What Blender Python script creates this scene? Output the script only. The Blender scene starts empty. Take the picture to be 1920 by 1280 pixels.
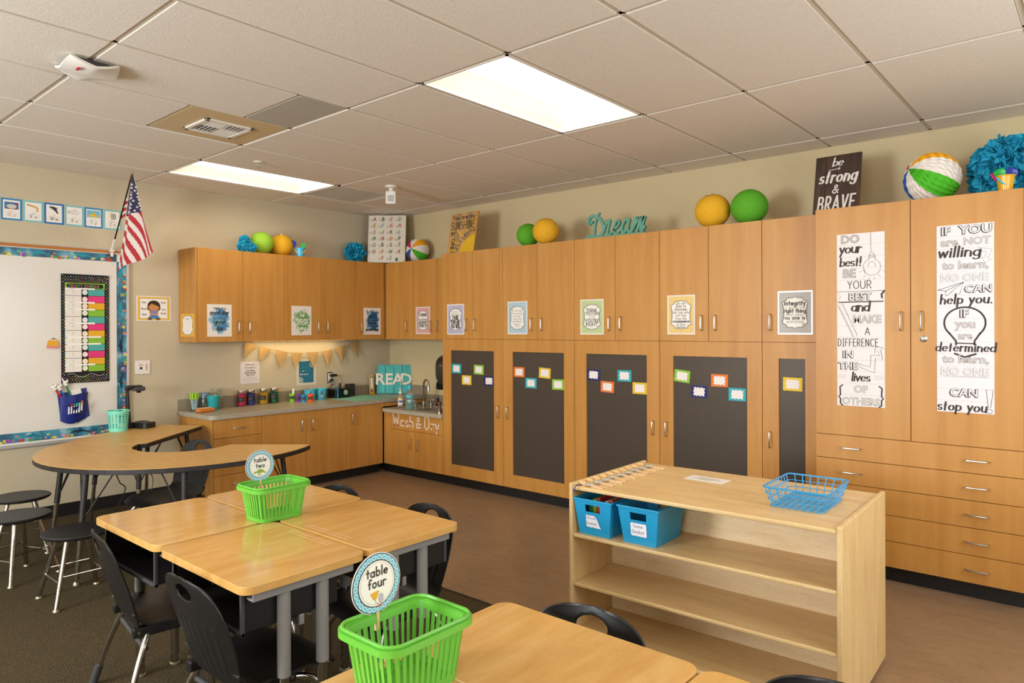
import bpy, bmesh, math, random
from mathutils import Vector, Matrix
from mathutils.geometry import tessellate_polygon
from math import sin, cos, pi, radians, sqrt
random.seed(11)
SC = bpy.context.scene
COL = SC.collection

# ---------------------------------------------------------------- camera
YAW, PITCH, ROLL = 2.2825, -0.0014, -0.0037
fw = Vector((cos(YAW)*cos(PITCH), sin(YAW)*cos(PITCH), sin(PITCH)))
rt = Vector((sin(YAW), -cos(YAW), 0))
up = rt.cross(fw)
rt, up = cos(ROLL)*rt + sin(ROLL)*up, -sin(ROLL)*rt + cos(ROLL)*up
cam = bpy.data.cameras.new('camera')
cam.sensor_width = 36; cam.sensor_fit = 'HORIZONTAL'
cam.lens = 1306.59*36/1920
cam.shift_y = (617.4-640)/1920
cam.clip_start = 0.05
co = bpy.data.objects.new('camera', cam); COL.objects.link(co)
M = Matrix((rt, up, -fw)).transposed().to_4x4()
M.translation = Vector((6.3074, -5.1588, 1.4785))
co.matrix_world = M
SC.camera = co

# ---------------------------------------------------------------- world, light, exposure
vs = SC.view_settings
vs.view_transform = 'Standard'; vs.look = 'None'; vs.gamma = 1.0; vs.use_curve_mapping = False
vs.exposure = 0.12
W = bpy.data.worlds.new('world'); SC.world = W; W.use_nodes = True
W.node_tree.nodes['Background'].inputs[0].default_value = (1.0, 0.93, 0.82, 1)
W.node_tree.nodes['Background'].inputs[1].default_value = 0.3
TROFFER = 9.5           # emission of the ceiling lenses
def area(name, loc, tgt, sx, sy, watts, col):
    l = bpy.data.lights.new(name, 'AREA'); l.shape = 'RECTANGLE'; l.size = sx; l.size_y = sy
    l.energy = watts; l.color = col
    o = bpy.data.objects.new(name, l); COL.objects.link(o)
    o.location = loc
    o.rotation_euler = (Vector(tgt)-Vector(loc)).to_track_quat('-Z', 'Y').to_euler()
    return o
ADDED_COL = (0.94, 1.0, 1.06)  # colour of the added area lights
# unseen area lights added for strobe-like shadows and fill, at made-up windows
area('window_daylight', (2.9, -7.62, 1.65), (2.9, 0, 2.3), 1.3, 1.3, 170, ADDED_COL)  # stands in for a strobe that throws the wall shadows
area('window_daylight', (6.3, -7.62, 1.65), (5.2, 0, 2.2), 2.1, 1.3, 80, ADDED_COL)  # added fill from behind the camera
area('window_daylight', (7.52, -2.55, 1.65), (3.4, -2.3, 1.0), 2.0, 1.3, 48, ADDED_COL)  # added fill for the shelf side and the drawer fronts

# ---------------------------------------------------------------- materials
def lin(h):
    h = h.lstrip('#')
    c = [int(h[i:i+2], 16)/255 for i in (0, 2, 4)]
    return tuple(x/12.92 if x <= .04045 else ((x+.055)/1.055)**2.4 for x in c) + (1,)
MATS = {}
def mat(name, col='#808080', rough=.5, metal=0, spec=.5, **kw):
    if name in MATS: return MATS[name]
    m = bpy.data.materials.new(name); m.use_nodes = True
    b = m.node_tree.nodes['Principled BSDF']
    b.inputs['Base Color'].default_value = lin(col) if isinstance(col, str) else (*col, 1)
    b.inputs['Roughness'].default_value = rough
    b.inputs['Metallic'].default_value = metal
    b.inputs['Specular IOR Level'].default_value = spec
    for k, v in kw.items(): b.inputs[k.replace('_', ' ')].default_value = v
    MATS[name] = m
    return m
def ink(h, rough=.55):
    return mat('ink_'+h.lstrip('#').lower()+('' if rough == .55 else str(rough)), h, rough, spec=.3)
class NT:
    def __init__(s, m): s.t = m.node_tree; s.n = s.t.nodes; s.l = s.t.links; s.b = s.n['Principled BSDF']
    def add(s, ty, **kw):
        n = s.n.new(ty)
        for k, v in kw.items(): setattr(n, k, v)
        return n
    def link(s, a, b): s.l.new(a, b)
    def coord(s, scale=(1, 1, 1), kind='Object', rot=(0, 0, 0)):
        if kind == 'World': src = s.add('ShaderNodeNewGeometry').outputs['Position']
        else: src = s.add('ShaderNodeTexCoord').outputs[kind]
        mp = s.add('ShaderNodeMapping'); mp.inputs['Scale'].default_value = scale; mp.inputs['Rotation'].default_value = rot
        s.link(src, mp.inputs['Vector']); return mp.outputs['Vector']
    def noise(s, vec, scale, detail=4, rough=.55, dist=0):
        n = s.add('ShaderNodeTexNoise'); s.link(vec, n.inputs['Vector'])
        n.inputs['Scale'].default_value = scale; n.inputs['Detail'].default_value = detail
        n.inputs['Roughness'].default_value = rough; n.inputs['Distortion'].default_value = dist
        return n.outputs['Fac']
    def ramp(s, fac, stops):
        r = s.add('ShaderNodeValToRGB'); e = r.color_ramp.elements
        while len(e) < len(stops): e.new(.5)
        for el, (p, c) in zip(e, stops): el.position = p; el.color = lin(c) if isinstance(c, str) else c
        s.link(fac, r.inputs['Fac']); return r.outputs['Color']
    def mix(s, fac, a, b, mode='MIX'):
        n = s.add('ShaderNodeMixRGB', blend_type=mode)
        for k, v in zip((0, 1, 2), (fac, a, b)):
            if hasattr(v, 'links'): s.link(v, n.inputs[k])
            else: n.inputs[k].default_value = v
        return n.outputs[0]
    def bump(s, h, strength=.3, dist=.002):
        n = s.add('ShaderNodeBump'); n.inputs['Strength'].default_value = strength; n.inputs['Distance'].default_value = dist
        s.link(h, n.inputs['Height']); s.link(n.outputs[0], s.b.inputs['Normal'])
    def math(s, op, a, b=0.0):
        n = s.add('ShaderNodeMath', operation=op)
        for k, v in zip((0, 1), (a, b)):
            if hasattr(v, 'links'): s.link(v, n.inputs[k])
            else: n.inputs[k].default_value = v
        return n.outputs[0]
    def base(s, c): s.link(c, s.b.inputs['Base Color'])

def wood(name, dark, mid, light, scale, rough, fine=1.0, kind='World', coat=0.0):
    m = mat(name, mid, rough); t = NT(m)
    v = t.coord(scale, kind)
    a = t.noise(v, 3.0, 3, .5, .3)
    f = t.noise(t.coord([x*4 for x in scale], kind), 9.0, 2, .6)
    c = t.ramp(a, [(.25, dark), (.5, mid), (.78, light)])
    c2 = t.ramp(f, [(.3, (.80, .78, .76, 1)), (.65, (1.04, 1.04, 1.04, 1))])
    t.base(t.mix(.55*fine, c, c2, 'MULTIPLY'))
    t.b.inputs['Coat Weight'].default_value = coat; t.b.inputs['Coat Roughness'].default_value = .08
    return m
CAB = wood('maple_veneer', '#b67c34', '#c0873e', '#c79147', (5, 5, .35), .42, .45)
CABH = wood('maple_veneer_cross', '#b5793c', '#c1874a', '#c99455', (5, 5, .35), .42)
BIRCH = wood('birch_ply', '#d3ac74', '#dcb980', '#e3c48f', (1.1, 6, 9), .4)
BIRCHV = wood('birch_ply_upright', '#d3ac74', '#dcb980', '#e3c48f', (6, 6, .9), .4)
BIRCHL = wood('birch_back', '#d9bb8d', '#e3c89c', '#ead3ab', (1.2, 4, 8), .45)
PLYEDGE = mat('ply_edge', '#d9b184', .5)
DESK = wood('maple_laminate', '#c99650', '#d4a35d', '#dcb06f', (7, 1.3, 4), .16, .5, coat=.35)
KIDNEY = wood('oak_laminate', '#c0924c', '#c99c55', '#d0a65f', (1.5, 9, 4), .38, .8)
PINE = mat('clothespin_pine', '#dcb88a', .6)
BLACKP = mat('black_plastic', '#171514', .42)
t = NT(BLACKP); t.bump(t.noise(t.coord((1, 1, 1)), 700, 2), .25, .0006)
BLACKG = mat('black_gloss', '#0e0d0d', .22)
BLACKE = mat('black_edge', '#231e1c', .5)
VINYL = mat('black_vinyl_base', '#14110f', .5)
CHROME = mat('chrome', '#c4c1bb', .16, 1.0)
STEEL = mat('brushed_steel', '#c9c4bb', .28, 1.0)
NICKEL = mat('nickel_glide', '#b9b695', .3, .8)
GREYM = mat('grey_enamel', '#85817c', .4)
GREYD = mat('dark_grey_plastic', '#3d3c3d', .5)
WHITEP = mat('white_plastic', '#e6e0d6', .4)
WHITEB = mat('whiteboard_steel', '#ddd6cb', .22)
ALU = mat('aluminium_trim', '#cfccc6', .35, .6)
TEAL = mat('teal_paint', '#2fb3ae', .5)
GREEN = mat('lime_plastic', '#63b239', .34)
BLUEB = mat('blue_bin_plastic', '#1f95c4', .4)
BLUEW = mat('blue_wire', '#2f93c8', .35)
MINT = mat('mint_plastic', '#7fdcc0', .45)
GLASS = mat('clear_glass', '#f4fbfa', .03, Transmission_Weight=1.0, IOR=1.3)
SOAPL = mat('aqua_soap', '#8fdfe0', .06, Transmission_Weight=.85, IOR=1.2)
CLEARP = mat('clear_plastic', '#f2f4f2', .12, Transmission_Weight=.9, IOR=1.15)
BURLAP = mat('burlap', '#b18d5a', .95); t = NT(BURLAP); t.bump(t.noise(t.coord((1, 1, 1)), 500, 1), .6, .002)
PAPER = mat('paper', '#e9e2d8', .6)
LAM = mat('laminated_paper', '#e8e2da', .22)
def two_tone(name, a, b, scale, rough, bump=0, sc=(1, 1, 1), kind='World', mid=None, bd=.002):
    m = mat(name, a, rough); t = NT(m); v = t.coord(sc, kind); n = t.noise(v, scale, 5, .6)
    t.base(t.ramp(n, [(.3, a), (.7, b)] if not mid else [(.3, a), (.5, mid), (.7, b)]))
    if bump: t.bump(n, bump, bd)
    return m
WALLB = two_tone('painted_wall', '#c9b78d', '#ccba91', 5, .7)
WALLA = mat('woven_wallcovering', '#cfc2a4', .8); t = NT(WALLA)
n1 = t.noise(t.coord((150, 150, 7), 'World'), 2.0, 2, .6)
t.base(t.ramp(n1, [(.3, '#bfb193'), (.5, '#c4b699'), (.75, '#c9bc9f')])); t.bump(n1, .2, .001)
TILE = two_tone('acoustic_tile', '#e3d9ca', '#efe7db', 95, .9, .35, bd=.003)
TEE = mat('ceiling_tee', '#d8ccb8', .5)
TEEL = mat('tile_edge', '#e0d6c8', .7)
COUNTER = two_tone('speckled_laminate', '#93866f', '#a3967f', 160, .3)
COUNTERE = wood('counter_edge', '#a09683', '#aca390', '#b8af9d', (3, 3, 90), .3)
SPLASH = two_tone('backsplash_laminate', '#857a66', '#968a75', 60, .4)
LINO = mat('marbled_linoleum', '#8a6a4c', .36); t = NT(LINO)
v = t.coord((1, 2.4, 1), 'World'); a = t.noise(v, 4.5, 8, .72, .8); b = t.noise(t.coord((1, 3.2, 1), 'World'), 16, 6, .7, 1.0)
c = t.ramp(a, [(.32, '#775e44'), (.5, '#907358'), (.68, '#a28667')])
d = t.ramp(b, [(.34, '#6a5f52'), (.46, '#917558'), (.6, '#917558'), (.7, '#bd9064')])
t.base(t.mix(.62, c, d))
CARPET = mat('loop_carpet', '#4c4233', .97, spec=.1); t = NT(CARPET)
a = t.noise(t.coord((1, 1, 1), 'World'), 170, 3, .6); b = t.noise(t.coord((1.0, 2.2, 1), 'World'), 75, 3, .65)
c = t.ramp(a, [(.33, '#1e1712'), (.46, '#413425'), (.55, '#5a4a33'), (.72, '#80705a')])
d = t.ramp(b, [(.35, '#4a2e20'), (.44, '#3a3a2a'), (.52, '#4c5038'), (.60, '#5f4028'), (.7, '#3c4a4c')])
t.base(t.mix(.5, c, d)); t.bump(a, .8, .006)
PERF = mat('perforated_metal', '#4a3f35', .42, .3); t = NT(PERF)
sx = t.add('ShaderNodeSeparateXYZ'); t.link(t.add('ShaderNodeNewGeometry').outputs['Position'], sx.inputs[0])
X, Z = sx.outputs[0], sx.outputs[2]
PX, PZ = .0152, .0152
def dots(ox, oz):
    fx = t.math('SUBTRACT', t.math('FRACT', t.math('ADD', t.math('DIVIDE', X, PX), ox)), .5)
    fz = t.math('SUBTRACT', t.math('FRACT', t.math('ADD', t.math('DIVIDE', Z, PZ), oz)), .5)
    return t.math('ADD', t.math('MULTIPLY', fx, fx), t.math('MULTIPLY', fz, fz))
dd = t.math('LESS_THAN', t.math('MINIMUM', dots(0, 0), dots(.5, .5)), .066)
t.base(t.mix(dd, lin('#645649'), lin('#1c1713')))
t.link(t.math('ADD', t.math('MULTIPLY', dd, .5), .4), t.b.inputs['Roughness'])
def emit(name, col, s):
    m = mat(name, col, .5); b = m.node_tree.nodes['Principled BSDF']
    b.inputs['Emission Color'].default_value = lin(col); b.inputs['Emission Strength'].default_value = s
    return m
LENS = emit('lit_lens', '#fff5e6', TROFFER)
REFL = mat('reflector_enamel', '#f3ebdd', .5)

# ---------------------------------------------------------------- mesh builder
ORG = {}
def world_of(p): return ORG.get(p.name, Vector((0, 0, 0))) if p else Vector((0, 0, 0))
def A(cx, cy, rx, ry, a0=0, a1=360, n=None):
    n = n or max(3, int(abs(a1-a0)/22)); return [(cx+rx*cos(radians(a0+(a1-a0)*i/n)), cy+ry*sin(radians(a0+(a1-a0)*i/n))) for i in range(n+1)]
class Pl:
    """a plane: origin, u, v; n = u x v points out of the surface"""
    def __init__(s, o, u, v): s.o = Vector(o); s.u = Vector(u).normalized(); s.v = Vector(v).normalized(); s.n = s.u.cross(s.v)
    def __call__(s, a, b, c=0): return s.o + s.u*a + s.v*b + s.n*c
class MB:
    def __init__(s): s.v = []; s.f = []; s.mi = []; s.m = []
    def k(s, m):
        if m not in s.m: s.m.append(m)
        return s.m.index(m)
    def add(s, vs, fs, m):
        b = len(s.v); k = s.k(m); s.v += [Vector(x) for x in vs]
        for f in fs: s.f.append([b+i for i in f]); s.mi.append(k)
        return s
    def box(s, x0, y0, z0, x1, y1, z1, m):
        x0, x1 = min(x0, x1), max(x0, x1); y0, y1 = min(y0, y1), max(y0, y1); z0, z1 = min(z0, z1), max(z0, z1)
        return s.add([(x0, y0, z0), (x1, y0, z0), (x1, y1, z0), (x0, y1, z0), (x0, y0, z1), (x1, y0, z1), (x1, y1, z1), (x0, y1, z1)],
                     [(0, 3, 2, 1), (4, 5, 6, 7), (0, 1, 5, 4), (1, 2, 6, 5), (2, 3, 7, 6), (3, 0, 4, 7)], m)
    def pbox(s, P, a0, b0, a1, b1, c0, c1, m):
        q = [P(a, b, c) for c in (c0, c1) for a, b in ((a0, b0), (a1, b0), (a1, b1), (a0, b1))]
        return s.add(q, [(0, 3, 2, 1), (4, 5, 6, 7), (0, 1, 5, 4), (1, 2, 6, 5), (2, 3, 7, 6), (3, 0, 4, 7)], m)
    def tube(s, pts, r, m, n=10, closed=False, caps=True):
        pts = [Vector(p) for p in pts]; N = len(pts); b = len(s.v); fs = []; vs = []; ref = None
        for i, p in enumerate(pts):
            if closed: d = pts[(i+1) % N]-pts[i-1]
            else: d = pts[min(i+1, N-1)]-pts[max(i-1, 0)]
            d = d.normalized() if d.length > 1e-9 else Vector((0, 0, 1))
            if ref is None: ref = d.orthogonal().normalized()
            ref = ref-d*ref.dot(d)
            ref = ref.normalized() if ref.length > 1e-6 else d.orthogonal().normalized()
            q = d.cross(ref); rr = r[i] if isinstance(r, (list, tuple)) else r
            vs += [p+(ref*cos(2*pi*j/n)+q*sin(2*pi*j/n))*rr for j in range(n)]
        for i in range(N if closed else N-1):
            for j in range(n):
                a0 = i*n+j; a1 = i*n+(j+1) % n; c = ((i+1) % N)*n
                fs.append((a0, a1, c+(j+1) % n, c+j))
        if not closed and caps: fs += [tuple(range(n))[::-1], tuple((N-1)*n+j for j in range(n))]
        return s.add(vs, fs, m)
    def lathe(s, prof, c, m, n=24, axis=None, closed=False):
        c = Vector(c); ax = Vector(axis).normalized() if axis else Vector((0, 0, 1))
        e = Vector((1, 0, 0)) if abs(ax.z) > .99 else ax.orthogonal().normalized(); q = ax.cross(e)
        vs = []; fs = []
        for r, h in prof: vs += [c+ax*h+(e*cos(2*pi*j/n)+q*sin(2*pi*j/n))*r for j in range(n)]
        L = len(prof)
        for i in range(L if closed else L-1):
            for j in range(n): fs.append((i*n+j, i*n+(j+1) % n, ((i+1) % L)*n+(j+1) % n, ((i+1) % L)*n+j))
        if not closed:
            if prof[0][0] > 1e-6: fs.append(tuple(range(n))[::-1])
            if prof[-1][0] > 1e-6: fs.append(tuple((L-1)*n+j for j in range(n)))
        return s.add(vs, fs, m)
    def sphere(s, c, r, m, n=16, k=10, sc=(1, 1, 1)):
        c = Vector(c); vs = [c+Vector((0, 0, -r*sc[2]))]; fs = []
        for i in range(1, k):
            a = -pi/2+pi*i/k
            vs += [c+Vector((r*sc[0]*cos(a)*cos(2*pi*j/n), r*sc[1]*cos(a)*sin(2*pi*j/n), r*sc[2]*sin(a))) for j in range(n)]
        vs.append(c+Vector((0, 0, r*sc[2])))
        for j in range(n):
            fs.append((0, 1+(j+1) % n, 1+j))
            for i in range(k-2): fs.append((1+i*n+j, 1+i*n+(j+1) % n, 1+(i+1)*n+(j+1) % n, 1+(i+1)*n+j))
            fs.append((len(vs)-1, 1+(k-2)*n+j, 1+(k-2)*n+(j+1) % n))
        return s.add(vs, fs, m)
    def prism(s, poly, P, c0, c1, m, msides=None):
        """poly: 2D outline on plane P, from depth c0 to c1"""
        n = len(poly); ar = sum(poly[i-1][0]*poly[i][1]-poly[i][0]*poly[i-1][1] for i in range(n))
        if ar < 0: poly = poly[::-1]
        tri = tessellate_polygon([[Vector((a, b, 0)) for a, b in poly]])
        fix = []
        for t3 in tri:
            p = [poly[i] for i in t3]; d = (p[1][0]-p[0][0])*(p[2][1]-p[0][1])-(p[2][0]-p[0][0])*(p[1][1]-p[0][1])
            fix.append(tuple(t3) if d > 0 else tuple(t3)[::-1])
        s.add([P(a, b, c1) for a, b in poly], fix, m)
        if c0 is not None:
            b0 = len(s.v)-n; s.v += [P(a, b, c0) for a, b in poly]; k = s.k(m); k2 = s.k(msides or m)
            for f in fix: s.f.append([b0+n+i for i in f][::-1]); s.mi.append(k)
            for i in range(n): s.f.append([b0+n+i, b0+n+(i+1) % n, b0+(i+1) % n, b0+i]); s.mi.append(k2)
        return s
    def ribbon(s, P, pts, hw, c, m, closed=False, c0=None):
        pts = [p for i, p in enumerate(pts) if i == 0 or abs(p[0]-pts[i-1][0])+abs(p[1]-pts[i-1][1]) > 1e-7]
        N = len(pts); L = []; R = []
        if N == 1: pts = [pts[0], (pts[0][0]+1e-4, pts[0][1])]; N = 2
        if isinstance(hw, list): hw = hw+[hw[-1]]*(N-len(hw))
        for i in range(N):
            a = pts[i-1] if (i or closed) else pts[i]; b = pts[(i+1) % N] if (i < N-1 or closed) else pts[i]
            dx, dy = b[0]-a[0], b[1]-a[1]; l = sqrt(dx*dx+dy*dy) or 1; w = hw[i] if isinstance(hw, list) else hw
            e = 0
            if not closed: e = -w*.5 if i == 0 else (w*.5 if i == N-1 else 0)
            x, y = pts[i][0]+dx/l*e, pts[i][1]+dy/l*e
            L.append((x-dy/l*w, y+dx/l*w)); R.append((x+dy/l*w, y-dx/l*w))
        vs = [P(a, b, c) for a, b in L+R]; fs = []
        for i in range(N if closed else N-1): fs.append((N+i, N+(i+1) % N, (i+1) % N, i))
        if not closed:
            for i, sg in ((0, -1), (N-1, 1)):
                w = hw[i] if isinstance(hw, list) else hw; mx, my = (L[i][0]+R[i][0])/2, (L[i][1]+R[i][1])/2
                dx, dy = L[i][1]-R[i][1], R[i][0]-L[i][0]; l = sqrt(dx*dx+dy*dy) or 1
                vs.append(P(mx+sg*dx/l*w*.6, my+sg*dy/l*w*.6, c)); q = len(vs)-1
                fs.append((L and N+i, q, i) if sg > 0 else (i, q, N+i))
        if c0 is not None:      # thick
            n = len(vs); vs2 = [x-P.n*(c-c0) for x in vs]; out = list(fs)
            ed = {}
            for f in fs:
                for i in range(len(f)): ed[(f[i-1], f[i])] = 1
            for (a, b) in ed:
                if (b, a) not in ed: out.append((b, a, n+a, n+b))
            out += [tuple(n+i for i in f)[::-1] for f in fs]; vs += vs2; fs = out
        return s.add(vs, fs, m)
    def sheet(s, fn, nu, nv, th, m, hole=None, m2=None):
        """thick surface fn(u,v), u,v in 0..1"""
        par = [[(i/nu, j/nv) for j in range(nv+1)] for i in range(nu+1)]
        if isinstance(hole, tuple):                 # an oval opening: pull the cells next to it onto its outline
            cu, cv, ru, rv = hole; q = lambda u, v: sqrt(((u-cu)/ru)**2+((v-cv)/rv)**2)
            hole = lambda u, v: q(u, v) < 1
            cut = lambda i, j: 0 <= i < nu and 0 <= j < nv and hole((i+.5)/nu, (j+.5)/nv)
            for i in range(nu+1):
                for j in range(nv+1):
                    k = [cut(a, b) for a in (i-1, i) for b in (j-1, j)]
                    if any(k) and not all(k):
                        u, v = i/nu, j/nv; r = q(u, v); par[i][j] = (cu+(u-cu)/r, cv+(v-cv)/r)
        g = [[Vector(fn(*par[i][j])) for j in range(nv+1)] for i in range(nu+1)]
        def nrm(i, j):
            a = g[min(i+1, nu)][j]-g[max(i-1, 0)][j]; b = g[i][min(j+1, nv)]-g[i][max(j-1, 0)]
            q = a.cross(b); return q.normalized() if q.length > 1e-9 else Vector((0, 0, 1))
        id = lambda i, j: i*(nv+1)+j
        vs = [g[i][j] for i in range(nu+1) for j in range(nv+1)]; n = len(vs)
        vs += [g[i][j]-nrm(i, j)*th for i in range(nu+1) for j in range(nv+1)]
        fs = [(id(i, j), id(i+1, j), id(i+1, j+1), id(i, j+1)) for i in range(nu) for j in range(nv) if not (hole and hole((i+.5)/nu, (j+.5)/nv))]
        ed = {}
        for f in fs:
            for i in range(4): ed[(f[i-1], f[i])] = 1
        side = [(b, a, n+a, n+b) for (a, b) in ed if (b, a) not in ed]
        s.add(vs, fs+side+[tuple(n+i for i in f)[::-1] for f in fs], m)
        return s
    def build(s, name, parent=None, label=None, cat=None, group=None, kind=None, org=None, bevel=0, seg=2, smooth=False, sub=0, ang=40):
        me = bpy.data.meshes.new(name)
        if parent: o0 = world_of(parent)
        elif org is not None: o0 = Vector(org)
        else:
            lo = [min(v[i] for v in s.v) for i in range(3)]; hi = [max(v[i] for v in s.v) for i in range(3)]
            o0 = Vector(((lo[0]+hi[0])/2, (lo[1]+hi[1])/2, lo[2]))
        used = sorted({i for f in s.f for i in f}); mp = {a: i for i, a in enumerate(used)}
        me.from_pydata([tuple(s.v[i]-o0) for i in used], [], [[mp[i] for i in f] for f in s.f])
        for m in s.m: me.materials.append(m)
        me.polygons.foreach_set('material_index', s.mi)
        me.update()
        if smooth:
            me.polygons.foreach_set('use_smooth', [True]*len(me.polygons)); me.set_sharp_from_angle(angle=radians(ang))
        o = bpy.data.objects.new(name, me); COL.objects.link(o)
        if parent: o.parent = parent
        else: o.location = o0
        ORG[o.name] = o0
        if bevel:
            b = o.modifiers.new('edge', 'BEVEL'); b.width = bevel; b.segments = seg; b.limit_method = 'ANGLE'; b.angle_limit = radians(40)
        if sub:
            b = o.modifiers.new('smooth', 'SUBSURF'); b.levels = sub; b.render_levels = sub
        tag(o, label, cat, group, kind)
        return o
def tag(o, label=None, cat=None, group=None, kind=None):
    if label: o['label'] = label
    if cat: o['category'] = cat
    if group: o['group'] = group
    if kind: o['kind'] = kind
def thing(name, label, cat, loc=(0, 0, 0), group=None):
    o = bpy.data.objects.new(name, None); COL.objects.link(o); o.location = loc; o.empty_display_size = .05
    ORG[o.name] = Vector(loc); tag(o, label, cat, group); return o
KIDS = {}
def copy_tree(o, parent=None):
    c = o.copy(); COL.objects.link(c); c.parent = parent
    if parent is not None: c.matrix_parent_inverse = o.matrix_parent_inverse
    for ch in [x for x in bpy.data.objects if x.parent == o]: copy_tree(ch, c)
    return c
def dup(o, loc, rz=0, label=None, group=None):
    c = copy_tree(o); c.location = loc; c.rotation_euler = (0, 0, rz)
    if label: c['label'] = label
    if group: c['group'] = group
    return c
def struct(mb, name, **k): return mb.build(name, kind='structure', org=(0, 0, 0), **k)
def rrect(x0, y0, x1, y1, r, n=5):
    return A(x1-r, y1-r, r, r, 0, 90, n)+A(x0+r, y1-r, r, r, 90, 180, n)+A(x0+r, y0+r, r, r, 180, 270, n)+A(x1-r, y0+r, r, r, 270, 360, n)
def blob(cx, cy, rx, ry, amp, n=40, seed=1, sharp=False):
    R = random.Random(seed); ph = [R.uniform(0, 6.3) for _ in range(5)]; out = []
    for i in range(n):
        a = 2*pi*i/n; k = 1+amp*(.5*sin(3*a+ph[0])+.4*sin(5*a+ph[1])+.35*sin(9*a+ph[2])+(R.uniform(-.8, .8) if sharp else .3*sin(14*a+ph[3])))
        out.append((cx+rx*k*cos(a), cy+ry*k*sin(a)))
    return out
FLOORP = Pl((0, 0, 0), (1, 0, 0), (0, 1, 0))

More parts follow.
